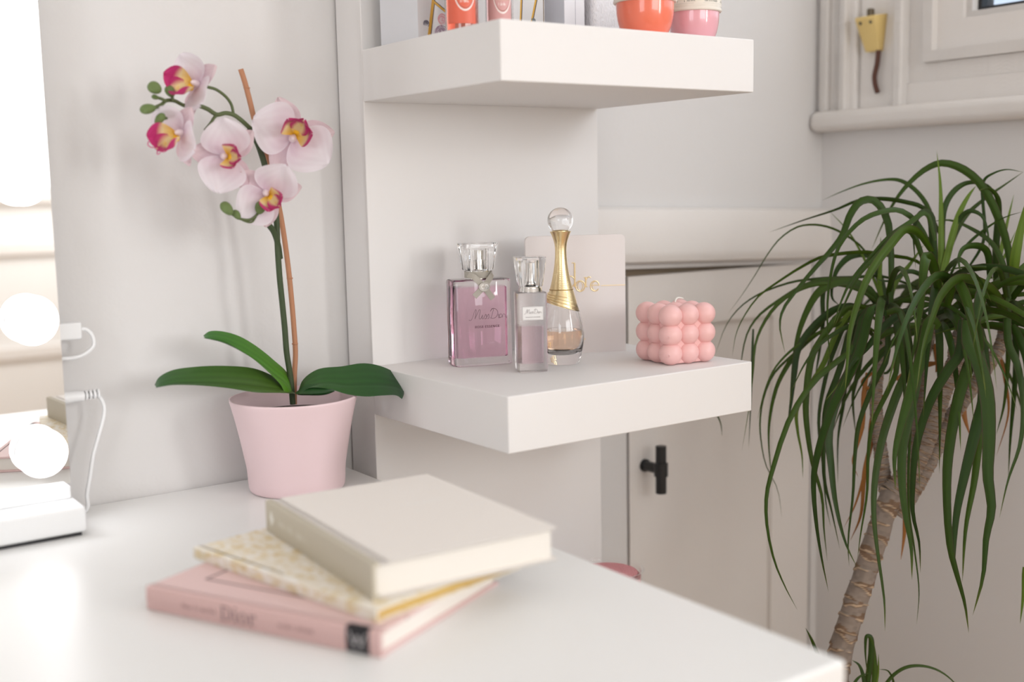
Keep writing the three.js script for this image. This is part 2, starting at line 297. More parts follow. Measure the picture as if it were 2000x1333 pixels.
const whiteSpine = coverTex(1024, 128, '#c6bdab', (c, w, h) => { c.fillStyle = '#e9e6de'; c.beginPath(); c.moveTo(60, 30); c.lineTo(90, 64); c.lineTo(60, 98); c.lineTo(42, 64); c.fill(); marks(c, 130, 80, 300, 30, '#d5cfc2'); });
const whiteTop = coverTex(512, 640, '#f0e9e2', (c, w, h) => { marks(c, w * 0.52, h * 0.42, 130, 26, '#f0ece7'); });
book('book', 'thick ivory clothbound book with a taupe spine, top of the stack', [-0.2107, DESK + 0.0256, 0.2663], 93.3, 0.1905, 0.14, 0.0242,
  { cover: std({ map: whiteTop, roughness: 0.7, bumpMap: bumpTex(noiseB, 6), bumpScale: 0.0002 }), spine: std({ map: whiteSpine, roughness: 0.75 }), pages: std({ color: RGB(0.84, 0.79, 0.72), roughness: 0.9 }), round: 0.0012, swell: 0, groove: true });

// ------------------------------------------------------------------ vanity mirror with bulbs
{
  const x1 = -0.3015, x0 = -0.86, zf = 0.0985, ytop = 1.30;
  const m = thing('vanity_mirror', 'frameless vanity mirror on a white base with a row of lit bulbs', 'mirror', [(x0 + x1) / 2, DESK, 0.05]);
  const ox = -(x0 + x1) / 2, oz = -0.05, oy = -DESK;
  const P = (g) => g.translate(ox, oy, oz);
  mesh('rubber_foot_and_shade', P(span(x0 + 0.02, x1 - 0.004, DESK, DESK + 0.004, 0.012, zf - 0.003)), M.black, m);  // black foot; its colour also gives the shade under the base
  mesh('base', P(span(x0, x1, DESK + 0.003, DESK + 0.0255, 0.002, zf, 0.003)), M.whitePlastic, m);
  mesh('mirror_foot', P(span(x0 + 0.006, x1 - 0.003, DESK + 0.0255, DESK + 0.037, 0.016, 0.066, 0.002)), M.whitePlastic, m);
  mesh('housing', P(span(x0 + 0.002, x1 - 0.0002, DESK + 0.037, ytop, 0.032, 0.0535, 0.002)), M.silver, m);
  mesh('mirror_glass', P(span(x0 + 0.001, x1 - 0.0002, DESK + 0.037, ytop + 0.001, 0.0535, 0.0555)), M.mirror, m);
  for (const y of [0.809, 0.9225, 1.0385, 1.157]) {
    const c = onZ(0, 0, 0.05); c.set(-0.3262, y, 0.0675);
    const s = mesh('bulb', new THREE.SphereGeometry(0.0208, 40, 28).scale(1, 1, 0.58), M.bulb, m); s.position.set(c.x + ox, c.y + oy, c.z + oz);
    const k = cyl(0.0195, 0.0205, 0.004, 32); k.rotateX(Math.PI / 2); k.translate(0, 0, 0.0576 - c.z); mesh('bulb_socket', k, M.whitePlastic, s);
    const l = new THREE.PointLight(new THREE.Color().setRGB(0.93, 0.96, 1.0), 0.0075); l.position.copy(s.position); l.castShadow = true; l.shadow.radius = 0.5; l.name = 'bulb_light'; m.add(l);
  }
  const zc = 0.026;
  const pl = onZ(139, 647, zc), cb = thing('usb_cable', 'white cable with a square plug looping behind the mirror', 'cable', [pl.x, pl.y, pl.z]);
  const rel = (p, o) => p.clone().sub(o);
  mesh('plug', box(0.021, 0.0155, 0.008, -0.002, 0, 0, 0.002), M.whitePlastic, cb);
  mesh('wire', tube([[152, 646], [166, 643], [180, 655], [183, 674], [170, 689], [150, 698], [122, 701], [95, 700]].map(([x, y]) => rel(onZ(x, y, zc), pl)), 0.0019, 48, 8), M.whitePlastic, cb);
  const jk = onZ(150, 775, zc), cc = thing('power_cable', 'white power cable with ribbed strain relief hanging to the desk', 'cable', [jk.x, jk.y, jk.z]);
  const jg = cyl(0.0045, 0.006, 0.024, 20); jg.rotateZ(-Math.PI / 2); jg.translate(-0.006, 0.0, 0); mesh('jack', jg, M.whitePlastic, cc);
  for (let k = 0; k < 4; k++) { const q = new THREE.TorusGeometry(0.0036, 0.0011, 8, 18); q.rotateY(Math.PI / 2); q.translate(0.008 + k * 0.0036, 0.0004, 0); mesh('relief_ring', q, M.whitePlastic, cc); }
  mesh('wire', tube([...[[164, 774], [190, 772], [203, 790], [203, 812], [193, 850], [182, 890], [176, 930], [170, 965]].map(([x, y]) => rel(onZ(x, y, zc), jk)), rel(V3(onZ(167, 985, zc).x, DESK + 0.0021, zc), jk), rel(V3(-0.33, DESK + 0.0021, 0.0), jk).setZ(-zc + 0.004)], 0.0019, 64, 8), M.whitePlastic, cc);
}

// ------------------------------------------------------------------ things on the lower shelf
const fontSans = await new FontLoader().loadAsync('fonts/droid/droid_sans_bold.typeface.json');
const fontSerif = await new FontLoader().loadAsync('fonts/droid/droid_serif_regular.typeface.json');
function text(str, size, font, depth = 0.0004) { const g = new TextGeometry(str, { font, size, depth, curveSegments: 5, bevelEnabled: false }); g.computeBoundingBox(); const b = g.boundingBox; g.translate(-(b.min.x + b.max.x) / 2, -(b.min.y + b.max.y) / 2, 0); return g; }
// rounded rectangle solid standing on y = 0
function slab(w, d, h, r, bev) {
  const s = new THREE.Shape(), a = w / 2 - bev, b = d / 2 - bev, q = Math.max(r - bev, 0.0003);
  s.moveTo(-a + q, -b); s.lineTo(a - q, -b); s.quadraticCurveTo(a, -b, a, -b + q); s.lineTo(a, b - q); s.quadraticCurveTo(a, b, a - q, b); s.lineTo(-a + q, b); s.quadraticCurveTo(-a, b, -a, b - q); s.lineTo(-a, -b + q); s.quadraticCurveTo(-a, -b, -a + q, -b);
  const g = new THREE.ExtrudeGeometry(s, { depth: h - 2 * bev, bevelEnabled: true, bevelSize: bev, bevelThickness: bev, bevelSegments: 3, curveSegments: 6 });
  g.rotateX(-Math.PI / 2); g.translate(0, bev, 0); return toCreasedNormals(g, 0.7);
}
const flip = (g) => { const n = plain(g).clone(); for (const at of Object.values(n.attributes)) for (let i = 0; i < at.count; i += 3) for (let c = 0; c < at.itemSize; c++) { const t = at.getComponent(i + 1, c); at.setComponent(i + 1, c, at.getComponent(i + 2, c)); at.setComponent(i + 2, c, t); } const nn = n.attributes.normal; for (let i = 0; i < nn.count; i++) nn.setXYZ(i, -nn.getX(i), -nn.getY(i), -nn.getZ(i)); return n; };
const liquid = (r, g, b, dist, ior = 1.36) => phys({ color: 0xffffff, transmission: 1, thickness: 0.02, roughness: 0, ior, attenuationColor: RGB(r, g, b), attenuationDistance: dist });
// handwritten lettering as fine raised wire: strokes in a 100-unit wide box
const scriptStrokes = [
  [[0, 2], [4, 0], [9, 6], [16, 24], [20, 31], [21, 26], [18, 8], [17, 4], [22, 14], [31, 30], [33, 27], [30, 10], [30, 4], [33, 3], [37, 9]],
  [[37, 9], [40, 15], [38, 6], [39, 3], [42, 5], [45, 10]], [[45, 10], [49, 16], [50, 12], [51, 6], [48, 3], [45, 4]], [[50, 5], [54, 12], [57, 16], [58, 10], [57, 4], [53, 3]],
  [[64, 4], [69, 20], [72, 31], [66, 28], [62, 22], [68, 31], [78, 29], [84, 20], [80, 8], [70, 3], [62, 5]],
  [[85, 10], [87, 15], [86, 7], [87, 3], [90, 6]], [[92, 15], [89, 10], [90, 4], [94, 5], [96, 11], [93, 15]], [[97, 4], [100, 14], [104, 13], [108, 4], [111, 5]],
];
const script = (w, r) => merge(scriptStrokes.map((s) => tube(s.map(([x, y]) => V3((x - 54) / 100 * w, (y - 15) / 100 * w, 0)), r, s.length * 4, 5)));

{ // tall rectangular bottle of pink perfume
  const W = 0.0612, D = 0.031, H = 0.0865;
  const b = thing('perfume_bottle', 'square pink perfume bottle with clear cap and tied ribbon', 'bottle', [0.0905, SH2, 0.1155], -16.7 * Math.PI / 180);
  const neck = cyl(0.0128, 0.0128, 0.0085, 32, 0, H + 0.0042, 0);
  mesh('glass_body', slab(W, D, H, 0.006, 0.0025), M.glass, b);
  const lq = slab(W - 0.0100, D - 0.0085, H - 0.0165, 0.004, 0.0015); lq.translate(0, 0.0082, 0);
  mesh('perfume', lq, liquid(0.96, 0.52, 0.70, 0.040, 1.03), b);
  mesh('neck', neck, M.silver, b);
  // ribbon round the neck, crossed in front
  const gros = std({ map: canvasTex(64, 64, (c, w, h) => { c.fillStyle = '#cfc9be'; c.fillRect(0, 0, w, h); c.fillStyle = '#b3ab9d'; for (let k = 0; k < 8; k++) c.fillRect(0, k * 8, w, 3); }), roughness: 0.7 });
  const y0 = H + 0.0008;
  const band = new THREE.CylinderGeometry(0.0140, 0.0140, 0.0062, 40, 1, true); band.translate(0, H + 0.0044, 0); const band2 = new THREE.CylinderGeometry(0.0134, 0.0134, 0.0062, 40, 1, true); band2.translate(0, H + 0.0044, 0);
  const rib = mesh('ribbon', merge([band, band2]), gros, b); gros.side = THREE.DoubleSide;
  const strip = (pts, w) => { const cu = new THREE.CatmullRomCurve3(pts.map((p) => V3(...p))); const front = grid(10, 1, (u, v) => { const p = cu.getPoint(u), t = cu.getTangent(u), s = V3(t.y, -t.x, 0).normalize().multiplyScalar(w * (v - 0.5)); return { p: [p.x + s.x, p.y + s.y, p.z + s.z] }; }); const back = front.clone(); back.translate(0, 0, -0.0006); return merge([front, flip(back)]); };
  const zf = D / 2 + 0.0014;
  mesh('ribbon_tail', strip([[-0.0128, H + 0.0050, 0.0075], [-0.0085, H + 0.0025, 0.0150], [0.0, H - 0.0068, zf + 0.0002], [0.0098, H - 0.0195, zf]], 0.0058), gros, b);
  mesh('ribbon_tail', strip([[0.0128, H + 0.0050, 0.0075], [0.0085, H + 0.0025, 0.0156], [0.0005, H - 0.0068, zf + 0.001], [-0.0095, H - 0.0165, zf]], 0.0058), gros, b);
  const em = cyl(0.0052, 0.0052, 0.002, 32); em.rotateX(Math.PI / 2); em.scale(1.12, 0.86, 1); em.translate(0.0005, H - 0.0070, zf + 0.0016);
  const emb = mesh('emblem', em, std({ color: RGB(0.55, 0.52, 0.48), roughness: 0.35, metalness: 0.8 }), b);
  const cd = text('CD', 0.0046, fontSans, 0.0007); cd.translate(0.0005, H - 0.0070, zf + 0.0024); mesh('lettering', cd, M.silver, emb);
  // clear flared cap with a hollow, and the chrome pump inside
  const cw = 0.0375, ch = 0.0275, cy = H + 0.0086;
  const capO = slab(cw, 0.0275, ch, 0.007, 0.0018); { const p = capO.attributes.position; for (let i = 0; i < p.count; i++) { const k = 0.80 + 0.22 * clamp(p.getY(i) / ch, 0, 1); p.setX(i, p.getX(i) * k); p.setZ(i, p.getZ(i) * k); } capO.computeVertexNormals(); }
  const hole = cyl(0.0096, 0.0096, ch - 0.006, 32, 0, (ch - 0.006) / 2 + 0.0004, 0);
  const cap = mesh('cap', merge([toCreasedNormals(capO, 0.6), flip(hole)]).translate(0, cy, 0), M.crystal, b);
  mesh('spray_pump', merge([cyl(0.0088, 0.0088, 0.0110, 32, 0, cy + 0.0057, 0), cyl(0.0072, 0.0072, 0.0090, 32, 0, cy + 0.0157, 0)]), M.silver, b);
  const sc = script(0.036, 0.0003); sc.translate(0.004, H * 0.595, D / 2 + 0.00025); mesh('script_lettering', sc, std({ color: RGB(0.30, 0.22, 0.24), roughness: 0.4, metalness: 0.4 }), b);
  const tx = text('ROSE ESSENCE', 0.00235, fontSans, 0.0003); tx.scale(1.16, 1, 1); tx.translate(0.0035, H * 0.455, D / 2 + 0.00005); mesh('lettering', tx, std({ color: RGB(0.20, 0.10, 0.13), roughness: 0.6 }), b);
}
{ // small square roll-on bottle
  const W = 0.0285, D = 0.0275, H = 0.077;
  const b = thing('perfume_bottle', 'small clear square glass bottle with a white label and chrome neck', 'bottle', [0.1022, SH2, 0.1872], -27 * Math.PI / 180);
  mesh('glass_body', slab(W, D, H, 0.003, 0.0012), phys({ color: 0xffffff, transmission: 1, thickness: 0.01, roughness: 0.01, ior: 1.48, bumpMap: (() => { const t = noiseB.clone(); t.repeat.set(60, 60); t.needsUpdate = true; return t; })(), bumpScale: 0.0001 }), b);
  const lq = slab(W - 0.0085, D - 0.0085, 0.036, 0.002, 0.0006); lq.translate(0, 0.0083, 0);
  mesh('perfume', lq, liquid(0.96, 0.74, 0.82, 0.03, 1.06), b);
  mesh('label', slab(0.0205, 0.0004, 0.0132, 0.0002, 0.0001).translate(0, 0.0505, D / 2 + 0.0004), std({ color: RGB(0.86, 0.84, 0.82), roughness: 0.6 }), b);
  const grey = std({ color: RGB(0.45, 0.42, 0.42), roughness: 0.6 });
  mesh('label_border', merge([box(0.0196, 0.0002, 0.0001, 0, 0.0509, 0), box(0.0196, 0.0002, 0.0001, 0, 0.0632, 0), box(0.0002, 0.0125, 0.0001, -0.0098, 0.05705, 0), box(0.0002, 0.0125, 0.0001, 0.0098, 0.05705, 0)]).translate(0, 0, D / 2 + 0.0007), grey, b);
  mesh('script_lettering', script(0.0155, 0.00013).translate(0, 0.0588, D / 2 + 0.0008), grey, b);
  mesh('small_print', merge(Array.from({ length: 15 }, (_, i) => box(0.0006, rr(0.0005, 0.0009), 0.0001, (i - 7) * 0.00095, 0.0535, D / 2 + 0.0008))), grey, b);
  mesh('neck', merge([cyl(0.0112, 0.0112, 0.0035, 32, 0, H + 0.0018, 0), cyl(0.0102, 0.0102, 0.002, 32, 0, H + 0.0042, 0)]), M.silver, b);
  const ch = 0.0285, cy = H + 0.0052, capO = slab(0.0285, 0.0275, ch, 0.0055, 0.0012); { const p = capO.attributes.position; for (let i = 0; i < p.count; i++) { const k = 0.80 + 0.24 * clamp(p.getY(i) / ch, 0, 1); p.setX(i, p.getX(i) * k); p.setZ(i, p.getZ(i) * k); } capO.computeVertexNormals(); }
  mesh('cap', merge([toCreasedNormals(capO, 0.6), flip(cyl(0.0088, 0.0088, ch - 0.004, 32, 0, (ch - 0.004) / 2 + 0.0004, 0))]).translate(0, cy, 0), M.crystal, b);
  mesh('cap_insert', lathe([[0, 0.0006], [0.0086, 0.0006], [0.0086, 0.004], [0.0074, 0.0062], [0.0072, 0.0225], [0, 0.0228]]).translate(0, cy, 0), M.silver, b);
}
{ // teardrop bottle with golden neck and glass ball
  const b = thing('perfume_bottle', 'teardrop glass perfume bottle with tall gold neck and clear ball stopper', 'bottle', [0.1545, SH2, 0.1690]);
  const out = [[0, 0], [0.0150, 0], [0.0172, 0.001], [0.0190, 0.007], [0.0212, 0.017], [0.0222, 0.027], [0.0216, 0.037], [0.0196, 0.047], [0.0170, 0.056], [0.0142, 0.064]];
  const inn = [[0, 0.010], [0.009, 0.0105], [0.0165, 0.0145], [0.0192, 0.021], [0.0202, 0.029], [0.0196, 0.037], [0.0176, 0.047], [0.0150, 0.056], [0.0122, 0.064]];
  const smooth = (pts, n) => { const c = new THREE.SplineCurve(pts.map(([r, y]) => new THREE.Vector2(r, y))); return c.getPoints(n).map((p) => [Math.max(0, p.x), p.y]); };
  mesh('glass_body', lathe([...smooth(out, 40), ...smooth(inn, 40).reverse()], 64), M.glass, b);
  const lq = smooth(inn, 40).filter(([r, y]) => y < 0.034).map(([r, y]) => [Math.max(0, r - 0.00012), y + 0.0001]); lq[0][0] = 0; lq.push([lq[lq.length - 1][0], 0.034], [0, 0.034]);
  mesh('perfume', lathe(lq, 64), liquid(0.97, 0.70, 0.50, 0.045), b);
  mesh('dip_tube', cyl(0.0009, 0.0009, 0.055, 12, 0, 0.040, 0), phys({ color: 0xffffff, transmission: 1, thickness: 0, roughness: 0.1, ior: 1.4 }), b);
  // fluted collar cut on a slant, ringed with gold wire
  const prof = new THREE.SplineCurve([[0.0172, 0.056], [0.0150, 0.064], [0.0118, 0.074], [0.0088, 0.086], [0.0066, 0.099], [0.0057, 0.111], [0.0062, 0.120], [0.0084, 0.1275], [0.0106, 0.1325]].map(([r, y]) => new THREE.Vector2(r, y)));
  const N = 220, rows = []; for (let i = 0; i <= N; i++) { const p = prof.getPoint(i / N); rows.push([p.x + 0.00007 * Math.abs(Math.sin(i / N * Math.PI * 55)), p.y]); } rows.push([0, 0.1325]);
  const nk = lathe(rows, 72); { const p = nk.attributes.position; for (let i = 0; i < p.count; i++) { const y = p.getY(i), k = 1 - sstep(y, 0.056, 0.075); p.setY(i, y - k * (0.30 * (p.getX(i) * 0.8 + p.getZ(i) * 0.6) - 0.002)); } nk.computeVertexNormals(); }
  mesh('gold_neck', nk, M.gold, b);
  for (let k = 0; k < 4; k++) { const r = 0.0170 - k * 0.0011, q = new THREE.TorusGeometry(r, 0.0006, 8, 64); q.rotateX(Math.PI / 2); const p = q.attributes.position; for (let i = 0; i < p.count; i++) p.setY(i, p.getY(i) + 0.0590 + k * 0.0030 - (0.36 - k * 0.05) * (p.getX(i) * 0.8 + p.getZ(i) * 0.6)); q.computeVertexNormals(); mesh('gold_ring', q, M.gold, b); }
  mesh('neck_ring', (() => { const q = new THREE.TorusGeometry(0.0117, 0.00045, 8, 64); q.rotateX(Math.PI / 2); q.translate(0, 0.0745, 0); return q; })(), std({ color: RGB(0.45, 0.30, 0.12), roughness: 0.4, metalness: 1 }), b);
  mesh('ball_stopper', new THREE.SphereGeometry(0.0130, 48, 32).translate(0, 0.1432, 0), M.crystal, b);
  const dm = new THREE.SphereGeometry(0.0082, 32, 16, 0, 7, 0, Math.PI / 2); dm.scale(1, 0.45, 1); dm.translate(0, 0.1326, 0); mesh('stopper_seat', dm, M.gold, b);
}
{ // gift box standing behind
  const ang = 26.8, A = [0.1616, 0.0994], W = 0.1075, H = 0.1255, T = 0.009;
  const u = [Math.cos(ang * Math.PI / 180), Math.sin(ang * Math.PI / 180)];
  const b = thing('presentation_box', 'blush white presentation box with raised gold lettering and a gold line', 'box', [A[0] + u[0] * W / 2, SH2, A[1] + u[1] * W / 2], -ang * Math.PI / 180);
  const s = new THREE.Shape(), r = 0.006; s.moveTo(-W / 2, 0); s.lineTo(W / 2, 0); s.lineTo(W / 2, H - r); s.quadraticCurveTo(W / 2, H, W / 2 - r, H); s.lineTo(-W / 2 + r, H); s.quadraticCurveTo(-W / 2, H, -W / 2, H - r); s.lineTo(-W / 2, 0);
  const card = std({ color: RGB(0.87, 0.81, 0.79), roughness: 0.55 });
  const lidS = new THREE.ExtrudeGeometry(s, { depth: T - 0.003, bevelEnabled: false, curveSegments: 8 }); lidS.translate(0, 0, -T + 0.003);
  mesh('lid', lidS, card, b);
  mesh('tray', box(W - 0.003, H - 0.003, 0.003 + 0.004, 0.0022, (H - 0.003) / 2, -T + 0.003 - 0.0035), card, b);
  // thin serif letters of raised gold: [stroke width, points]
  const arcPts = (cx, cy, rx, ry, a0, a1, n = 22) => Array.from({ length: n + 1 }, (_, i) => { const a = lerp(a0, a1, i / n) * Math.PI / 180; return V3(cx + rx * Math.cos(a), cy + ry * Math.sin(a), 0); });
  const letter = (x, y, strokes) => { const g = merge(strokes.map(([r, p]) => tube(p, r, 40, 6).scale(1, 1, 0.7))); g.translate(x, y, 0.0002); mesh('gold_letter', g, M.gold, b); };
  const ln = (...p) => p.map(([x, y]) => V3(x, y, 0)), ring = (rx, ry) => [[0.00062, arcPts(0, 0, rx, ry, 0, 360, 40)], [0.00035, arcPts(0.0009, 0, rx - 0.0014, ry - 0.0003, 100, 260)], [0.00035, arcPts(-0.0009, 0, rx - 0.0014, ry - 0.0003, -80, 80)]];
  letter(-0.0465, 0.0790, [[0.0007, ln([0.0015, 0.012], [0.0015, 0], [0.001, -0.009], [-0.003, -0.013], [-0.005, -0.011])]]);
  letter(-0.0385, 0.0870, [[0.0007, ln([0.0004, 0.002], [0, 0], [-0.0006, -0.002])]]);
  letter(-0.0195, 0.0745, [[0.0007, ln([0.004, 0.005], [0.004, -0.003], [0.0052, -0.0055])], [0.0006, arcPts(0, -0.0018, 0.004, 0.0036, 0, 360, 30)], [0.0006, ln([-0.003, 0.004], [0, 0.0056], [0.004, 0.003])]]);
  letter(-0.0055, 0.0835, [[0.00085, ln([0.0042, 0.0128], [0.0042, 0.004], [0.0042, -0.0125])], [0.0005, ln([0.0012, 0.0128], [0.0042, 0.0130])], [0.0005, ln([0.0042, -0.0125], [0.0068, -0.0128])], [0.0006, arcPts(-0.0006, -0.0068, 0.0048, 0.0058, 0, 360, 40)]]);
  letter(0.0046, 0.0716, ring(0.0050, 0.0056));
  letter(0.0128, 0.0759, [[0.00085, ln([-0.0022, 0.0048], [-0.0022, 0], [-0.0022, -0.0050])], [0.0005, ln([-0.0042, 0.0046], [-0.0022, 0.0050])], [0.0005, ln([-0.0040, -0.0051], [-0.0002, -0.0051])], [0.0006, ln([-0.0022, 0.0015], [-0.0005, 0.0044], [0.0020, 0.0052], [0.0034, 0.0042])]]);
  letter(0.0204, 0.0712, [[0.00062, arcPts(0, 0, 0.0047, 0.0054, 5, 325, 40)], [0.00045, ln([-0.0045, 0.0008], [0, 0.0009], [0.0046, 0.0006])], [0.00035, arcPts(0.0009, 0, 0.0034, 0.0050, 100, 260)]]);
  const put = (str, h, x, y) => { const g = text(str, 0.02, fontSerif, 0.0005), q = g.boundingBox, k = h / (q.max.y - q.min.y); g.scale(k, k, 1); g.translate(x, y, 0); mesh('gold_letter', g, M.gold, b); };
  mesh('gold_line', box(W / 2 - 0.0272, 0.0006, 0.0005, (W / 2 + 0.0272) / 2, 0.0714, 0.0002), M.gold, b);
  put('Dior', 0.0062, 0.0010, 0.0140);
}
{ // bubble candle
  const r = 0.0117, p = 0.0201, v = 0.0187;
  const b = thing('bubble_candle', 'pink wax bubble cube candle with a white wick on shelf edge', 'candle', [0.2470, SH2, 0.2358], -8 * Math.PI / 180);
  const list = []; for (let i = -1; i <= 1; i++) for (let j = 0; j < 3; j++) for (let k = -1; k <= 1; k++) { if (!i && j === 1 && !k) continue; const g = new THREE.SphereGeometry(r, 32, 24); g.scale(1, 0.97, 1); g.translate(i * p, r * 0.94 + j * v, k * p); const q = g.attributes.position; for (let n = 0; n < q.count; n++) if (q.getY(n) < 0) q.setY(n, 0); list.push(g); }
  list.push(box(p * 2.35, v * 2 + r * 1.2, p * 2.35, 0, r * 0.4 + v + 0.003, 0, 0.002));
  mesh('wax_body', merge(list), M.wax, b);
  const ty = r * 1.9 + v * 2 - 0.001;
  mesh('wick', tube([V3(0, ty - 0.003, 0), V3(0, ty + 0.002, 0), V3(0.003, ty + 0.0045, -0.001), V3(0.009, ty + 0.0042, -0.004), V3(0.0145, ty + 0.003, -0.007)], 0.0009, 20, 7), M.wick, b);
  mesh('wick', tube([V3(0.027, 0.031, -0.012), V3(0.034, 0.0285, -0.014), V3(0.040, 0.0262, -0.016), V3(0.0465, 0.0258, -0.018)], 0.0009, 20, 7), M.wick, b);
  for (const y of [0.0125, 0.0305]) { const q = new THREE.TorusGeometry(0.0014, 0.00025, 8, 20); q.rotateY(-0.75); const n = V3(-Math.sin(0.75), 0, Math.cos(0.75)); q.translate(-p + n.x * (r - 0.0002) - 0.0006, y - 0.002, p + n.z * (r - 0.0002)); mesh('mould_mark', q, std({ color: RGB(0.92, 0.62, 0.60), roughness: 0.6 }), b); }
}

// ------------------------------------------------------------------ things on the upper shelf
{
  const prints = canvasTex(1024, 512, (c, w, h) => {
    c.fillStyle = '#dedbda'; c.fillRect(0, 0, w, h);
    const stem = (x0, y0, x1, y1, wd) => { c.lineWidth = wd + 6; c.strokeStyle = '#4a3a38'; c.beginPath(); c.moveTo(x0 + 3, y0); c.lineTo(x1 + 4, y1); c.stroke(); c.lineWidth = wd; c.strokeStyle = '#d9a53c'; c.beginPath(); c.moveTo(x0, y0); c.lineTo(x1, y1); c.stroke(); };
    stem(120, 250, 75, 512, 20); stem(120, 250, 200, 40, 16); stem(120, 260, 230, 330, 14);
    stem(700, 60, 760, 505, 12); stem(835, 60, 805, 505, 12); stem(985, 60, 870, 490, 14);
    for (const [x, y, s, col] of [[190, 370, 42, '#d99095'], [170, 455, 50, '#8a6b80'], [60, 400, 22, '#5d5a66'], [250, 230, 40, '#e0868a'], [900, 420, 16, '#6a7378'], [820, 485, 14, '#6a7378'], [930, 330, 18, '#6a7378']]) {
      for (let k = 0; k < 9; k++) { c.strokeStyle = col; c.lineWidth = 4; c.beginPath(); c.ellipse(x + rr(-6, 6), y + rr(-6, 6), s * (0.25 + k * 0.09), s * (0.2 + k * 0.08), rr(0, 3), rr(0, 3), rr(3.5, 6)); c.stroke(); }
      c.fillStyle = col; c.globalAlpha = 0.35; c.beginPath(); c.ellipse(x, y, s, s * 0.8, 0, 0, 7); c.fill(); c.globalAlpha = 1;
    }
  });
  const x0 = 0.0115, x1 = 0.158, z0 = 0.074, z1 = 0.144, H = 0.19, white = std({ color: RGB(0.80, 0.805, 0.84), roughness: 0.5 });
  const b = thing('gift_carton', 'tall white carton printed with gold stems and pink roses', 'box', [(x0 + x1) / 2, SH1, (z0 + z1) / 2]);
  const g = box(x1 - x0, H, z1 - z0, 0, H / 2, 0); const uv = g.attributes.uv, n = g.attributes.normal, pp = g.attributes.position;
  for (let i = 0; i < uv.count; i++) if (n.getZ(i) > 0.5) uv.setXY(i, (pp.getX(i) + (x1 - x0) / 2) / (x1 - x0), pp.getY(i) / (0.5 * (x1 - x0)));
  g.groups.forEach((q, i) => { q.materialIndex = i === 4 ? 1 : 0; });
  mesh('carton', g, [white, std({ map: prints, roughness: 0.5 })], b);
  mesh('edge_line', box(0.0007, H - 0.004, 0.0006, (x1 - x0) / 2 - 0.0012, H / 2, (z1 - z0) / 2), M.dark, b);
}
function mist(label, x, z, r, H, glassCol, liqCol, dist, ring) {
  const b = thing('body_mist_bottle', label, 'bottle', [x, SH1, z], -0.6);
  const prof = [[0, 0], [r - 0.002, 0], [r, 0.002], [r, H - 0.006], [r - 0.004, H], [0.006, H + 0.003], [0, H + 0.003]];
  const inner = [[0, 0.003], [r - 0.0022, 0.003], [r - 0.0014, 0.004], [r - 0.0014, H - 0.006], [r - 0.005, H - 0.002], [0, H]];
  mesh('bottle_body', merge([lathe(prof, 48), flip(lathe(inner, 48))]), M.glass, b);
  mesh('mist', lathe([[0, 0.0031], [r - 0.0024, 0.0031], [r - 0.0016, 0.0041], [r - 0.0016, H - 0.02], [0, H - 0.02]], 48), liquid(...liqCol, dist), b);
  mesh('cap', lathe([[0, H + 0.003], [0.007, H + 0.003], [0.007, H + 0.03], [0.006, H + 0.031], [0, H + 0.031]], 32), M.silver, b);
  const lab = new THREE.CylinderGeometry(r + 0.0003, r + 0.0003, 0.055, 40, 1, true, -0.9, 1.8); lab.translate(0, 0.036, 0);
  const art = canvasTex(512, 512, (c, w, h) => { c.fillStyle = ring; c.fillRect(0, 0, w, h); c.strokeStyle = '#f6e4de'; c.lineWidth = 16; c.beginPath(); c.arc(w * 0.62, h * 0.42, 190, 0, 7); c.stroke(); c.lineWidth = 5; c.strokeStyle = '#9a5a4c'; c.beginPath(); c.arc(w * 0.62, h * 0.42, 174, 0, 7); c.stroke(); [0, 1, 2, 3, 4].forEach((i) => marks(c, w * 0.42 + i * 6, h * 0.3 + i * 48, 190 - i * 12, 26, '#f8ebe6')); });
  mesh('label', lab, std({ map: art, roughness: 0.45, side: THREE.DoubleSide }), b);
}
mist('coral body mist bottle with a round label in front of printed carton', 0.0300, 0.1900, 0.0152, 0.13, 0, [0.95, 0.30, 0.18], 0.02, '#e2694f');
mist('pale pink body mist bottle beside the coral one', 0.0690, 0.1930, 0.0130, 0.125, 0, [0.93, 0.55, 0.55], 0.03, '#d9a09c');
{
  const c = thing('carton', 'narrow plain lilac-white carton between printed carton and leather case', 'box', [0.211, SH1, 0.098], 0);
  mesh('carton_body', merge([box(0.027, 0.17, 0.055, 0, 0.085, 0, 0.001)]), std({ color: RGB(0.85, 0.82, 0.84), roughness: 0.5 }), c);
  mesh('lid_seam', box(0.0276, 0.0008, 0.0556, 0, 0.12, 0), std({ color: RGB(0.55, 0.52, 0.55), roughness: 0.6 }), c);
  mesh('side_seam', box(0.0004, 0.168, 0.0004, 0.001, 0.085, 0.0275), std({ color: RGB(0.5, 0.47, 0.52), roughness: 0.6 }), c);
  const l = thing('leather_case', 'white pebbled leather case behind the coral tub', 'case', [0.2625, SH1, 0.107], 0);
  const lt = noiseB.clone(); lt.repeat.set(1.4, 1.4); lt.needsUpdate = true;
  mesh('case_body', box(0.064, 0.15, 0.05, 0, 0.075, 0, 0.006), std({ color: RGB(0.87, 0.835, 0.85), roughness: 0.6, bumpMap: lt, bumpScale: 0.0014 }), l);
  mesh('zip', box(0.0645, 0.003, 0.004, 0, 0.10, 0.0), M.silver, l);
}
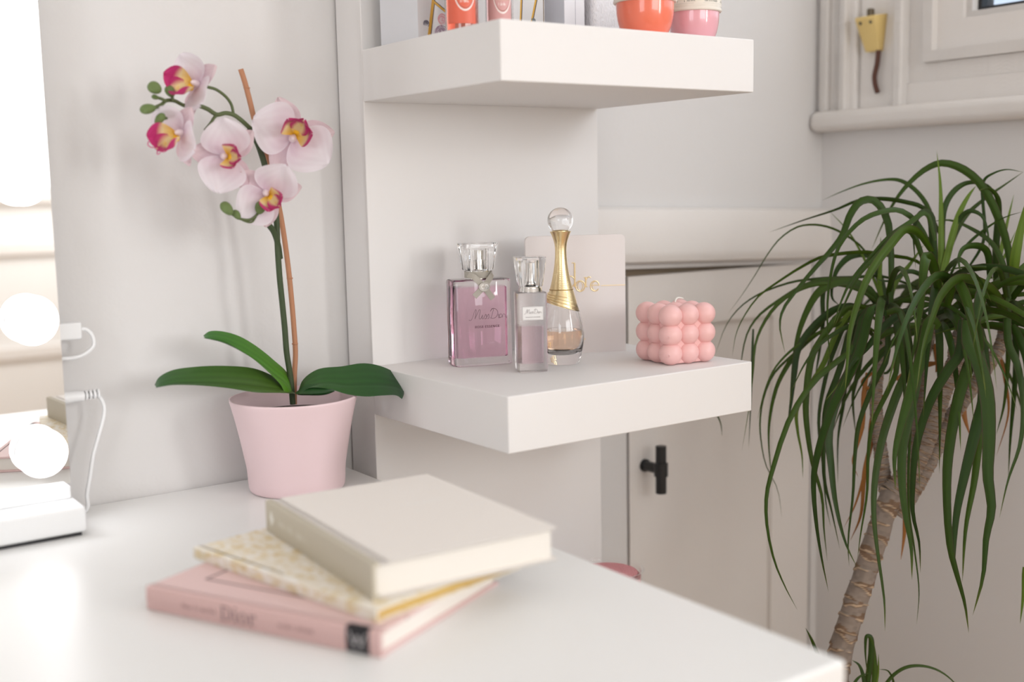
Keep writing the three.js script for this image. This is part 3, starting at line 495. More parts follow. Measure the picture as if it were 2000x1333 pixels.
function tub(label, x, z, s, col) {
  const b = thing('cream_tub', label, 'tub', [x, SH1, z], -0.55, undefined);
  const prof = [[0, 0], [0.0175, 0], [0.0200, 0.0008], [0.0225, 0.005], [0.0248, 0.011], [0.0264, 0.018], [0.0272, 0.025], [0.0275, 0.033], [0, 0.033]].map(([r, y]) => [r * s, y * s]);
  mesh('bowl', lathe(new THREE.SplineCurve(prof.slice(1, 8).map((q) => new THREE.Vector2(...q))).getPoints(36).map((q) => [q.x, q.y]).concat([[0, 0.033 * s]]), 64), phys({ color: RGB(...col), roughness: 0.22, clearcoat: 0.8, clearcoatRoughness: 0.05 }), b);
  const t = canvasTex(2048, 128, (c, w, h) => { c.fillStyle = '#ece3d6'; c.fillRect(0, 0, w, h); for (let k = 0; k < 4; k++) { marks(c, 60 + k * 512, 96, 190, 26, '#6b655c'); marks(c, 330 + k * 512, 96, 130, 26, '#6b655c'); c.fillStyle = '#8a847a'; for (let q = 0; q < 400; q += 9) c.fillRect(40 + k * 512 + q, 108, 4, 3); } });
  const y0 = 0.0315 * s, R = 0.0300 * s;
  mesh('lid', lathe([[0.0272 * s, y0], [R - 0.0008, y0], [R, y0 + 0.0008], [R, y0 + 0.0022], [R - 0.0006, y0 + 0.003], [R - 0.0006, y0 + 0.018], [R - 0.003, y0 + 0.020], [0, y0 + 0.020]], 64), std({ color: '#ece3d6', roughness: 0.5 }), b);
  const band = new THREE.CylinderGeometry(R - 0.0004, R - 0.0004, 0.012, 64, 1, true); band.translate(0, y0 + 0.0105, 0); mesh('lid_print', band, std({ map: t, roughness: 0.5 }), b);
}
tub('coral cream tub with a cream printed lid on the top shelf', 0.1930, 0.2530, 0.99, [0.93, 0.20, 0.11]);
tub('baby pink cream tub with cream printed lid at the shelf end', 0.2665, 0.2420, 0.905, [0.86, 0.42, 0.47]);

// container on the lowest shelf, just showing above the desk edge
{
  const c = V3(0.228, 0, 0.150), r = 0.038, H = 0.613 - SH3;
  const b = thing('storage_jar', 'clear lidded jar filled with pink cotton pads, half hidden below desk', 'jar', [Math.min(c.x, PW - 0.037), SH3, c.z]);
  mesh('jar_body', lathe([[0, 0], [r - 0.002, 0], [r, 0.002], [r, H - 0.003], [r + 0.002, H], [r - 0.0005, H], [r - 0.002, H - 0.003], [r - 0.002, 0.003], [0, 0.003]], 48), M.pane, b);
  mesh('filling', lathe([[0, 0.0032], [r - 0.0026, 0.0032], [r - 0.0026, H - 0.008], [r - 0.006, H - 0.004], [0, H - 0.003]], 40), std({ color: RGB(0.84, 0.36, 0.38), roughness: 0.8, bumpMap: bumpTex(noiseB, 3), bumpScale: 0.002 }), b);
}

// ------------------------------------------------------------------ brass sash stop with strap on the window jamb
{
  const X = RX - 0.006, c = onX(1712, 67, X), b = thing('sash_stop', 'brass wedge-shaped window stop with a brown leather strap', 'window stop', [X, c.y, c.z]);
  // wedge: back on the jamb (local x = 0), deep at the top, tapering below
  const s = new THREE.Shape([[0, -0.027], [-0.008, -0.027], [-0.024, 0.022], [-0.0235, 0.026], [0, 0.030]].map(([x, y]) => new THREE.Vector2(x, y)));
  const g = new THREE.ExtrudeGeometry(s, { depth: 0.031, bevelEnabled: true, bevelSize: 0.0008, bevelThickness: 0.0008, bevelSegments: 2 }); g.translate(0, 0, -0.0155);
  { const p = g.attributes.position; for (let i = 0; i < p.count; i++) { const k = (p.getY(i) + 0.027) / 0.057; p.setZ(i, p.getZ(i) * lerp(0.66, 1, k)); } g.computeVertexNormals(); }
  g.scale(1, 0.80, 1); mesh('wedge', toCreasedNormals(g, 0.5), M.brass, b);
  for (const dz of [-0.008, 0.008]) { const h = cyl(0.0022, 0.0022, 0.002, 16); h.rotateZ(Math.PI / 2 + 0.32); h.translate(-0.0226, 0.0135, dz); mesh('screw', h, M.oldMetal, b); }
  mesh('pin', box(0.008, 0.011, 0.008, -0.013, 0.0265, 0.0, 0.002), M.oldMetal, b);
  const st = [[1716, 98], [1713, 125], [1708, 150], [1710, 168], [1714, 181]].map(([x, y]) => onX(x, y, X - 0.006).sub(V3(X, c.y, c.z)));
  mesh('strap', (() => { const t = tube(st, 0.0034, 24, 10); return t; })(), M.leather, b);
}

// ------------------------------------------------------------------ orchid in its pink pot
{
  const cx = -0.0935, cz = 0.0665, O = V3(cx, DESK, cz);
  const o = thing('potted_orchid', 'artificial pink and white orchid in a smooth pale pink pot', 'orchid', [cx, DESK, cz]);
  const H = 0.0905, rel = (p) => p.clone().sub(O);
  const pr = new THREE.SplineCurve([[0.0425, 0], [0.0448, 0.0012], [0.0462, 0.006], [0.0472, 0.022], [0.0490, 0.033], [0.0530, 0.055], [0.0570, 0.074], [0.0606, 0.0885]].map((q) => new THREE.Vector2(...q))).getPoints(40).map((q) => [q.x, q.y]);
  mesh('pot', lathe([[0, 0], ...pr, [0.0606, H], [0.0592, H], [0.0560, 0.075], [0.05, 0.05], [0.046, 0.02], [0, 0.015]], 96), M.potPink, o);
  mesh('soil', lathe([[0.0553, 0.0715], [0.04, 0.074], [0.02, 0.076], [0, 0.0765]].reverse(), 40), M.soil, o);
  // leaves lofted between two traced outlines, the lower outline nearer the room
  const loft = (up, lo, zu, zl, col, tip, fold = 0.006) => {
    const cu = new THREE.CatmullRomCurve3(up.map(([x, y], i) => rel(onZ(x, y, lerp(zu[0], zu[1], i / (up.length - 1)))))), cl = new THREE.CatmullRomCurve3(lo.map(([x, y], i) => rel(onZ(x, y, lerp(zl[0], zl[1], i / (lo.length - 1))))));
    const f = (off) => grid(40, 12, (u, v) => { const a = cu.getPoint(u), b = cl.getPoint(u), p = a.lerp(b, v), k = Math.sin(v * Math.PI); p.y -= fold * (1 - Math.abs(2 * v - 1)) * Math.sin(Math.PI * clamp(u * 0.9 + 0.05, 0, 1)); p.z += 0.004 * k - off; p.y += -off * 0.5; const m = 1 - 0.10 * Math.exp(-Math.pow((v - 0.5) * 14, 2)), q = (0.9 + 0.12 * Math.sin(v * 34)) * m, c = [0, 1, 2].map((i) => lerp(col[i], tip[i], u) * q); return { p: [p.x, p.y, p.z], c }; });
    return f(0);
  };
  const leafMat = M.vertex;
  const mk = (...a) => mesh('leaf', loft(...a), leafMat, o);
  mk([[574, 766], [545, 742], [500, 721], [440, 715], [380, 717], [335, 724], [310, 738], [302, 752]], [[572, 769], [545, 768], [500, 767], [440, 758], [380, 753], [335, 753], [310, 757], [302, 758]], [0.062, 0.064], [0.078, 0.086], [0.07, 0.13, 0.012], [0.022, 0.10, 0.025]);
  mk([[574, 764], [562, 730], [535, 704], [500, 676], [465, 656], [430, 647], [408, 648], [397, 656]], [[556, 768], [548, 752], [530, 733], [500, 706], [465, 682], [436, 665], [412, 661], [397, 660]], [0.060, 0.058], [0.076, 0.074], [0.09, 0.24, 0.012], [0.04, 0.17, 0.03], 0.008);
  mk([[582, 766], [592, 742], [620, 722], [668, 716], [710, 710], [748, 717], [776, 733], [785, 752]], [[586, 768], [606, 758], [640, 760], [680, 771], [716, 775], [748, 773], [774, 773], [785, 780]], [0.066, 0.098], [0.088, 0.132], [0.03, 0.11, 0.015], [0.018, 0.068, 0.022], 0.004);
  mk([[576, 768], [600, 752], [630, 752], [650, 760]], [[580, 770], [604, 770], [630, 768], [650, 764]], [0.08, 0.1], [0.1, 0.11], [0.02, 0.075, 0.015], [0.02, 0.07, 0.02]);
  mk([[740, 742], [770, 735], [790, 731], [802, 729]], [[740, 748], [770, 741], [790, 737], [803, 731]], [0.085, 0.075], [0.088, 0.078], [0.10, 0.12, 0.03], [0.34, 0.27, 0.09]);
  // stems and stake
  const zs = 0.064, path = (pts, z0, z1 = z0) => pts.map(([x, y], i) => rel(onZ(x, y, lerp(z0, z1, i / (pts.length - 1)))));
  mesh('stem', tube(path([[572, 790], [567, 735], [560, 690], [556, 640], [551, 590], [546, 540], [542, 480], [540, 430], [536, 395], [522, 340], [505, 285], [488, 250]], zs, 0.070), 0.0028, 120, 10), M.stem, o);
  mesh('stem', tube(path([[492, 254], [470, 234], [455, 224], [440, 221], [424, 224], [405, 213], [385, 205]], 0.0695, 0.070), 0.0020, 60, 10), M.twig, o);
  mesh('stem', tube(path([[547, 505], [543, 478], [534, 452], [521, 435]], zs, 0.075), 0.0028, 24, 10), M.stem, o);
  mesh('stake', tube(path([[575, 790], [575, 735], [577, 690], [574, 640], [568, 570], [562, 515], [553, 450], [543, 395], [520, 305], [498, 238], [486, 190], [478, 160], [470, 135]], zs - 0.006), 0.0025, 120, 10), M.stake, o);
  for (const [x, y] of [[566, 544], [576, 672], [482, 172]]) { const n = mesh('stake_node', new THREE.TorusGeometry(0.0024, 0.0007, 8, 18).rotateX(Math.PI / 2), M.stake, o); n.position.copy(rel(onZ(x, y, zs - 0.006))); }
  const twig = (pts, r, z0 = 0.07, z1 = z0) => mesh('twig', tube(path(pts, z0, z1), r, 30, 8), M.twig, o);
  twig([[456, 223], [452, 205], [442, 190], [422, 175], [405, 170]], 0.0014); twig([[426, 224], [419, 229], [412, 240], [400, 255]], 0.0014);
  twig([[486, 275], [470, 277], [455, 274], [440, 276]], 0.0011); twig([[288, 213], [300, 211], [316, 204], [324, 197], [340, 197], [362, 207], [385, 206]], 0.0017, 0.082, 0.072);
  twig([[324, 197], [312, 192], [302, 190]], 0.0014, 0.082); twig([[338, 197], [335, 186], [331, 178]], 0.0015, 0.08); twig([[358, 219], [345, 222], [335, 228], [318, 232]], 0.0014, 0.08);
  twig([[444, 410], [455, 420], [470, 428], [490, 429], [503, 418], [509, 408]], 0.0012, 0.1); twig([[462, 424], [480, 433], [492, 434], [500, 424]], 0.0008, 0.1);
  const bud = (x, y, w, h, rot, z, tone = 1) => { const g = new THREE.SphereGeometry(1, 24, 16); const p = g.attributes.position; for (let i = 0; i < p.count; i++) { const a = Math.atan2(p.getZ(i), p.getX(i)), k = 1 + 0.05 * Math.cos(a * 3); p.setXYZ(i, p.getX(i) * k * (1 + 0.15 * p.getY(i)), p.getY(i), p.getZ(i) * k); } g.scale(w, h, w); g.computeVertexNormals(); const m = M.bud; const b = mesh('bud', g, m, o); b.position.copy(rel(onZ(x, y, z))); b.quaternion.copy(camera.quaternion); b.rotateZ(rot); };
  bud(302, 172, 0.0052, 0.0063, 1.1, 0.084); bud(289, 213, 0.0043, 0.0070, 1.75, 0.084); bud(332, 179, 0.0042, 0.0055, 0.5, 0.078); bud(303, 190, 0.0021, 0.0032, 1.3, 0.082); bud(312, 232, 0.0036, 0.0058, -0.7, 0.085);
  bud(443, 408, 0.0047, 0.0072, 0.75, 0.102); bud(462, 420, 0.0032, 0.005, 0.6, 0.1); bud(508, 406, 0.0048, 0.006, -0.2, 0.102);

  // flowers: flower > petal, sepal, lip lobes; local +z faces out, +y is the dorsal side
  const rose = [0.80, 0.60, 0.70], pale = [0.87, 0.81, 0.85], mag = [0.55, 0.025, 0.17], yel = [0.95, 0.58, 0.03], cream = [0.90, 0.76, 0.42];
  const mix = (a, b, t) => a.map((v, i) => lerp(v, b[i], clamp(t, 0, 1)));
  function petalGeo(L, W, a, b, cup, curl, colf) {
    return grid(22, 30, (u, v) => {
      const w = W * Math.pow(Math.sin(Math.PI * Math.pow(clamp(v * 0.985 + 0.006, 0, 1), a)), b), s = 2 * u - 1, x = s * w, y = v * L;
      const z = cup * (s * s) * w * 1.2 + curl * L * v * v + 0.0011 * Math.sin(v * 8 + s * 4) * v;
      return { p: [x, y, z], c: colf(s, v) };
    });
  }
  const vein = (s, v) => 0.5 + 0.5 * Math.sin((s * 9 + (s < 0 ? -1 : 1) * v * 7) * 2.1);
  const petalCol = (k) => (s, v) => { const e = mix(mix(rose, pale, v * 1.5), pale, s * s); return mix(e, [0.62, 0.38, 0.50], 0.16 * vein(s, v) * (1 - v * 0.7) * k + 0.22 * Math.exp(-v * 9)); };
  const sepalCol = (s, v) => mix(mix(rose, [0.82, 0.66, 0.68], v), [0.62, 0.42, 0.46], 0.14 * vein(s, v));
  const lobeCol = (s, v) => v < 0.5 ? mix(yel, cream, v * 1.9 - 0.1) : mix(cream, mag, (v - 0.5) * 6 + (s * s - 0.3) * 0.9);
  const midCol = (s, v) => v < 0.3 ? mix(yel, cream, v * 2.5) : mix(cream, mag, (Math.abs(s) - 0.35) * 2.4 + (v - 0.55) * 2.6);
  const G = {
    petal: petalGeo(0.0295, 0.0188, 0.80, 0.62, 0.12, 0.08, petalCol(1)), sepal: petalGeo(0.0275, 0.0098, 0.85, 0.75, 0.20, 0.02, sepalCol),
    lobe: petalGeo(0.0185, 0.0082, 1.25, 0.75, 0.5, 0.50, lobeCol), mid: petalGeo(0.0170, 0.0062, 1.5, 0.6, 0.5, 0.10, midCol),
    hook: new THREE.TubeGeometry(new THREE.CatmullRomCurve3([V3(0, 0, 0), V3(0.003, 0.0035, 0.001), V3(0.006, 0.0040, 0.003), V3(0.0072, 0.0015, 0.0045)]), 14, 0.0005, 6),
    column: (() => { const g = new THREE.SphereGeometry(0.0032, 18, 14); g.scale(0.85, 0.9, 1.7); g.translate(0, 0.0022, 0.0042); return g; })(),
    callus: (() => { const g = new THREE.SphereGeometry(0.0031, 16, 12); g.scale(1.15, 0.9, 0.9); g.translate(0, -0.0038, 0.0052); return g; })(),
  };
  const colM = std({ color: RGB(0.86, 0.72, 0.74), roughness: 0.5 }), yelM = std({ color: RGB(0.95, 0.56, 0.02), roughness: 0.5 }), magM = std({ color: RGB(0.55, 0.03, 0.18), roughness: 0.5 });
  function flower(x, y, z, dir, roll, k, spread = 0, lipk = 1, curls = false) {
    const f = mesh('flower', G.column, colM, o); f.position.copy(rel(onZ(x, y, z)));
    const n = fromView(...dir), up0 = camUp.clone(), xa = up0.clone().cross(n).normalize(), ya = n.clone().cross(xa);
    f.quaternion.setFromRotationMatrix(new THREE.Matrix4().makeBasis(xa, ya, n)); f.rotateZ(roll * Math.PI / 180); f.scale.setScalar(k);
    const part = (name, geo, mat, deg, back, lift, sc = 1) => { const m = mesh(name, geo, mat, f); m.rotation.set(0, 0, (deg - 90) * Math.PI / 180); m.rotateX(back); m.translateY(0.0012); m.position.z += lift; m.scale.setScalar(sc); return m; };
    for (const d of [90, 218, 322]) part('sepal', G.sepal, M.petal, d, -0.10 + spread, -0.0012);
    for (const d of [170, 10]) part('petal', G.petal, M.petal, d, 0.10 + spread, 0.0004);
    for (const d of [212, 328]) part('lip_lobe', G.lobe, M.petal, d, 0.62, 0.0030, 0.95 * lipk);
    const lm = part('lip', G.mid, M.petal, 270, 0.85, 0.0032, 1.0 * lipk);
    mesh('callus', G.callus, yelM, f);
    if (curls) for (const sx of [-1, 1]) { const h = mesh('lip_hook', G.hook, magM, lm); h.scale.set(sx * 0.62, 0.62, 0.62); h.position.set(sx * 0.0012, 0.0162, 0.0022); }
  }
  flower(386, 168, 0.080, [-0.52, 0.05, 0.85], 300, 1.0, 0.22, 1.4);
  flower(356, 262, 0.086, [-0.50, -0.22, 0.84], 318, 1.0, 0.22, 1.4, true);
  flower(443, 306, 0.090, [0.22, -0.12, 0.95], 84, 1.14, 0.14, 1.0);
  flower(574, 266, 0.088, [0.24, -0.10, 0.96], 150, 1.32, 0.06, 1.1);
  flower(522, 378, 0.100, [0.30, -0.34, 0.88], 52, 1.10, 0.14, 1.0);
}

// ------------------------------------------------------------------ tall dragon tree beside the shelf
{
  const A = (x, y) => [1400 + x / 2.6667, 260 + y / 2.6667], B = (x, y) => [1400 + x / 2.1067, 700 + y / 2.1067];
  const T0 = 1.27, root = onT(1600, 1500, T0); root.y = 0; root.x = 0.40; root.z = 0.315;
  const o = thing('dragon_tree', 'tall dragon tree with ringed leaning trunks and drooping narrow leaves', 'plant', [root.x, 0, root.z]);
  const rel = (p) => p.clone().sub(root);
  // pot, out of view below the desk line
  const potM = std({ color: RGB(0.55, 0.52, 0.48), roughness: 0.6 });
  mesh('pot', lathe([[0, 0], [0.085, 0], [0.09, 0.004], [0.112, 0.24], [0.118, 0.25], [0.118, 0.268], [0.108, 0.268], [0.104, 0.235], [0, 0.232]], 48), potM, o);
  mesh('soil', lathe([[0, 0.244], [0.06, 0.242], [0.1045, 0.238]], 32).rotateX(0), M.soil, o);
  const limb = (name, pts, r0, r1, rings) => {
    const cu = new THREE.CatmullRomCurve3(pts), n = 380, fr = cu.computeFrenetFrames(n, false), ph = rr(0, 6);
    const hash = (a, b) => { const q = Math.sin(a * 127.1 + b * 311.7 + ph) * 43758.5453; return q - Math.floor(q); };
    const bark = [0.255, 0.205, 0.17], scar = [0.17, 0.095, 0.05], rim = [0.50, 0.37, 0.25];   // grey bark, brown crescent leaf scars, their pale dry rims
    const g = grid(30, n, (u, v) => {
      const i = Math.round(v * n), p = cu.getPointAt(v), a = u * Math.PI * 2, row = Math.floor(v * rings), turn = row * 2.4 + ph, around = Math.cos(a - turn);
      const sc = v * rings + 0.55 * (1 - Math.abs(Math.sin((a - turn) / 2))) + 0.05 * Math.sin(a * 5 + v * 90), cell = Math.floor(sc), f = sc - cell, sec = Math.floor(u * 5 + cell * 0.37), h = hash(cell, sec);
      const r = lerp(r0, r1, v) * (1 + 0.13 * Math.pow(1 - f, 4) - 0.03 * around * Math.sin(f * 3.1) + 0.02 * Math.sin(a * 2 + cell * 1.7) + 0.012 * hash(i, Math.round(u * 30)));
      const d = fr.normals[i].clone().multiplyScalar(Math.cos(a) * r).addScaledVector(fr.binormals[i], Math.sin(a) * r); p.add(d);
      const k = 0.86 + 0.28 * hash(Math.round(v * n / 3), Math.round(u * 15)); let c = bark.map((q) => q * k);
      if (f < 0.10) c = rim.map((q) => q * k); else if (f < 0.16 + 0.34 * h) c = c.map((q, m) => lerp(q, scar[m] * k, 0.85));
      return { p: [p.x, p.y, p.z], c };
    });
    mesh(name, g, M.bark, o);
  };
  const t = (pts, d = T0) => pts.map((q, i) => rel(onT(...q, Array.isArray(d) ? lerp(d[0], d[1], i / (pts.length - 1)) : d)));
  const px = 1 / F * T0;
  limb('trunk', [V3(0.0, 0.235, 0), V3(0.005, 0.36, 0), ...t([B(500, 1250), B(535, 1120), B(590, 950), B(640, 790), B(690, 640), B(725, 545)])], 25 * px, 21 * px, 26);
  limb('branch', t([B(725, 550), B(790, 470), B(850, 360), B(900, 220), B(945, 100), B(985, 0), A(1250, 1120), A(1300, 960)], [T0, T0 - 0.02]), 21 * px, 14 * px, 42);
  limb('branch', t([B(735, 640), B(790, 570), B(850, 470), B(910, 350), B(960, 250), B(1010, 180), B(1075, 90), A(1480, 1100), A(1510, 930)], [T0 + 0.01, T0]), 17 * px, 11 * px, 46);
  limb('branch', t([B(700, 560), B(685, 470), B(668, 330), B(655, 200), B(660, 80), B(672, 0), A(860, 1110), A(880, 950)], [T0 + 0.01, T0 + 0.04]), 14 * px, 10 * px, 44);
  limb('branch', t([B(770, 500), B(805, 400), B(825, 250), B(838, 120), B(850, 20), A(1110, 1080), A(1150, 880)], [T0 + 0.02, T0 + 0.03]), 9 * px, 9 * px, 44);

  const leaf = (pts, W, t0, t1, o2 = {}) => {
    const ps = pts.map((q, i) => onT(...q, lerp(t0, t1, Math.pow(i / (pts.length - 1), 0.8))));
    leaf3(ps, W / F * (t0 + t1) / 2, o2);
  };
  function leaf3(ps, W, { kind = 0, twist = 0, flat = 0.25, n = 26, blunt = 0.12 } = {}) {
    const cu = new THREE.CatmullRomCurve3(ps, false, 'centripetal'), tw0 = twist + rr(-0.5, 0.5), tw1 = twist + rr(-0.9, 0.9), jig = rr(0.8, 1.15), yel = rnd();
    const mid = kind === 1 ? [0.10, 0.17, 0.012] : kind === 2 ? [0.32, 0.125, 0.025] : [0.020 + 0.022 * yel, 0.052 + 0.032 * yel, 0.003].map((q) => q * jig), edge = kind === 2 ? [0.20, 0.07, 0.02] : kind === 1 ? [0.11, 0.12, 0.015] : [0.06, 0.022, 0.02], tipc = kind === 2 ? mid : [0.13, 0.15, 0.02];
    const X = [-1, -0.82, -0.4, 0, 0.4, 0.82, 1]; W *= 0.9;
    const g = grid(6, n, (u, v) => {
      const x = X[Math.round(u * 6)], p = cu.getPoint(v), tg = cu.getTangent(v), view = camera.position.clone().sub(p).normalize();
      let s = tg.clone().cross(view).normalize(); if (s.lengthSq() < 0.1) s = camRight.clone(); s.applyAxisAngle(tg, lerp(tw0, tw1, v)); const nn = s.clone().cross(tg);
      const w = W * 0.5 * clamp(0.62 + v * 2.2, 0, 1) * Math.pow(clamp((1 - v) / 0.62, 0.0, 1), 0.75) + 0.00025 * (1 - v);
      p.addScaledVector(s, x * w).addScaledVector(nn, flat * Math.abs(x) * w * -1);
      if (p.x > RX - 0.004) p.x = RX - 0.004; if (p.z < 0.024 && p.y < 1.02) p.z = 0.024;
      const e = Math.abs(x) > 0.95 ? 1 : 0, st = 0.92 + 0.10 * Math.sin(x * 21 + v * 3); let c = mid.map((q, k) => lerp(q * st, edge[k], e * 0.9)); if (v > 0.9) c = c.map((q, k) => lerp(q, tipc[k], (v - 0.9) * 8)); return { p: rel(p).toArray(), c };
    });
    mesh('leaf', g, M.blade, o);
  }
  const crowns = [[1732, 612], [1836, 575], [1962, 606], [1835, 640], [1890, 640]];
  const LA = (pts, W, a, b, k) => leaf(pts.map((q) => A(...q)), W / 2.6667, T0 + a, T0 + b, k), LB = (pts, W, a, b, k = {}) => {
    let P = pts.map((q) => B(...q));
    if (k.kind !== 2 && !k.loose) {   // lead the blade back to the nearest crown
      const [x, y] = P[0], h = crowns.reduce((m, c) => Math.abs(c[0] - x) + 0.3 * Math.abs(c[1] - y) < Math.abs(m[0] - x) + 0.3 * Math.abs(m[1] - y) ? c : m);
      P = [h, [lerp(h[0], x, 0.55), Math.min(h[1], y) - 22 + 0.18 * (y - Math.min(h[1], y))], ...P];
    }
    leaf(P, W / 2.1067, T0 + a, T0 + b, k);
  };
  // upright and arching leaves
  LA([[1165, 800], [1168, 700], [1170, 450], [1164, 250], [1145, 92]], 36, 0, 0.02, { kind: 1 });
  LA([[1140, 790], [1128, 600], [1112, 430], [1075, 412], [1038, 450], [1024, 520], [1036, 712]], 44, 0, -0.03);
  LA([[1530, 850], [1522, 640], [1465, 440], [1370, 262], [1270, 182], [1170, 156], [1090, 186], [1000, 262], [930, 350], [870, 460], [805, 610]], 46, -0.02, 0.06);
  LA([[1140, 700], [1112, 415], [1040, 302], [960, 248], [890, 241], [770, 262], [650, 305], [546, 352]], 24, 0.03, 0.08);
  LA([[1180, 560], [1080, 395], [980, 360], [850, 343], [740, 352], [620, 400], [450, 455], [268, 519]], 26, 0.02, 0.06);
  LA([[908, 930], [908, 600], [882, 430], [815, 348], [745, 358], [692, 430], [655, 530], [600, 605], [480, 740], [348, 915], [328, 1000], [358, 1157]], 44, 0.0, 0.0);
  LA([[1150, 700], [1100, 560], [1030, 450], [950, 400], [870, 405], [770, 442], [690, 512], [630, 600], [598, 705], [577, 850], [575, 1000], [585, 1150], [590, 1270]], 36, 0, -0.05);
  LA([[1090, 700], [1010, 512], [940, 520], [850, 620], [740, 740], [660, 900], [612, 1010]], 36, -0.02, -0.06);
  LA([[1120, 620], [1045, 518], [980, 506], [900, 590], [800, 730], [730, 900], [692, 1050], [680, 1200], [668, 1340]], 52, -0.03, -0.10);
  LA([[1140, 560], [1090, 416], [1000, 470], [900, 540], [800, 650], [700, 770], [640, 900], [606, 1010]], 30, -0.02, -0.05);
  LA([[860, 760], [760, 600], [650, 520], [580, 490], [500, 478], [420, 490], [330, 550], [260, 640], [200, 740], [120, 860], [58, 942]], 12, 0.04, 0.06);
  LA([[1120, 720], [1020, 660], [900, 640], [780, 622], [650, 630], [540, 650], [440, 700], [330, 770], [220, 850], [140, 960], [100, 1050], [80, 1170]], 24, 0.02, 0.02);
  LA([[1040, 800], [850, 745], [720, 752], [600, 755], [500, 762], [400, 775], [240, 830], [130, 900], [50, 1000], [-6, 1150]], 16, 0.03, 0.06);
  LA([[880, 900], [830, 850], [760, 790], [680, 765], [580, 760], [460, 790], [340, 860], [220, 950], [160, 1040], [130, 1170], [126, 1230]], 24, 0.03, 0.05);
  LA([[880, 920], [800, 850], [700, 800], [600, 785], [500, 790], [400, 830], [310, 900], [240, 1000], [202, 1100], [190, 1240], [170, 1420], [130, 1660]], 26, 0.03, 0.02);
  LA([[870, 940], [800, 820], [680, 770], [570, 800], [520, 840], [470, 925], [430, 1030], [405, 1150], [388, 1320], [380, 1420]], 48, 0.03, 0.02, { flat: 0.1 });
  LA([[860, 940], [780, 830], [660, 780], [566, 800], [552, 1000], [528, 1180], [510, 1280]], 34, 0.04, 0.05);
  LA([[1540, 760], [1560, 620], [1600, 430], [1620, 330]], 54, -0.04, -0.06, { kind: 1 });
  LA([[1165, 800], [1200, 650], [1260, 430], [1310, 330], [1350, 275]], 40, 0, 0.02, { kind: 1 });
  LA([[1170, 780], [1230, 560], [1300, 430], [1400, 340], [1500, 270], [1600, 200]], 26, 0.02, 0.04);
  LA([[1180, 700], [1185, 400], [1230, 310], [1290, 265], [1350, 258], [1420, 280], [1470, 370]], 32, 0.03, 0.02);
  LA([[1450, 800], [1452, 600], [1465, 420], [1462, 340], [1420, 290], [1360, 300]], 40, 0.02, 0.0);
  LA([[1300, 720], [1390, 560], [1390, 250], [1440, 210], [1510, 190], [1600, 205]], 16, 0.04, 0.0, { });
  LA([[1200, 640], [1270, 440], [1320, 405], [1380, 430], [1412, 520], [1420, 610]], 28, 0.02, -0.02);
  LA([[1460, 760], [1485, 600], [1520, 440], [1548, 318]], 26, 0.02, 0.04, { kind: 1 });
  LA([[1440, 760], [1500, 640], [1560, 505]], 18, 0.02, 0.04, { kind: 1 });
  LA([[1120, 460], [1220, 455], [1330, 500], [1430, 570], [1490, 680], [1515, 800], [1530, 870]].reverse(), 34, -0.03, 0.02);
  LA([[1190, 800], [1290, 600], [1400, 500], [1500, 440], [1600, 408]], 16, 0.02, -0.02);
  LA([[1160, 800], [1010, 720], [900, 770], [820, 760]], 26, 0.02, 0.0);
  LA([[880, 940], [850, 800], [855, 650], [853, 540]], 26, 0.02, 0.04, { kind: 1 });
  LA([[890, 940], [920, 800], [1010, 680], [1080, 580]], 34, 0.02, 0.03, { kind: 1 });
  LA([[880, 920], [790, 700], [690, 520], [590, 410]], 14, 0.03, 0.06, { kind: 1 });
  LA([[880, 900], [800, 640], [700, 640], [640, 690], [610, 750], [600, 860], [640, 900]], 40, 0.05, 0.05);
  LA([[1420, 760], [1405, 620], [1360, 590], [1290, 600], [1262, 650], [1275, 760]], 44, -0.02, -0.04);
  LA([[1530, 860], [1480, 720], [1400, 700], [1250, 705], [1180, 730]], 18, -0.03, -0.03);
  LA([[1500, 940], [1440, 830], [1340, 770], [1250, 765], [1170, 850], [1120, 980], [1080, 1100], [1040, 1340]], 62, -0.06, -0.13);
  LA([[1165, 880], [1128, 700], [1096, 640], [1078, 700], [1060, 900], [1030, 1100], [985, 1340]], 60, -0.04, -0.12);
  LA([[1200, 900], [1240, 770], [1290, 840], [1330, 1000], [1370, 1180], [1400, 1340]], 60, -0.06, -0.14);
  LA([[1440, 900], [1390, 830], [1370, 900], [1350, 1010], [1390, 1180], [1430, 1340]], 70, -0.05, -0.10);
  LA([[900, 1100], [1000, 980], [1120, 900], [1000, 880], [880, 885], [780, 900], [690, 940]], 18, 0.0, 0.02);
  LA([[1130, 980], [1000, 930], [880, 1000], [780, 1120], [700, 1210], [640, 1340]], 44, -0.03, -0.08);
  LA([[1130, 1000], [980, 1010], [850, 1060], [760, 1140], [690, 1240], [560, 1400]], 38, -0.02, -0.05);
  LA([[860, 1100], [740, 1000], [640, 1030], [540, 1100], [460, 1200], [390, 1340]], 26, 0.0, -0.03);
  LA([[860, 1060], [720, 980], [600, 1010], [480, 1070], [380, 1140], [300, 1230], [250, 1340], [210, 1500]], 18, 0.02, 0.02);
  LA([[870, 1000], [760, 940], [620, 990], [500, 1070], [420, 1150], [350, 1240], [300, 1400]], 22, 0.03, 0.03);
  LA([[1510, 950], [1420, 960], [1330, 1000], [1240, 1020], [1130, 1050]], 34, -0.05, -0.05);
  LA([[1520, 960], [1600, 930], [1660, 1000]], 30, -0.03, -0.05);
  LA([[1510, 900], [1570, 740], [1600, 690], [1680, 640]], 40, -0.03, -0.02);
  LA([[1540, 1000], [1580, 1080], [1610, 1200], [1600, 1340]], 44, -0.04, -0.06);
  // hanging leaves
  LB([[330, -30], [285, 10], [230, 70], [190, 170], [178, 260], [182, 340], [202, 440], [250, 540], [268, 660]], 10, 0.04, 0.05);
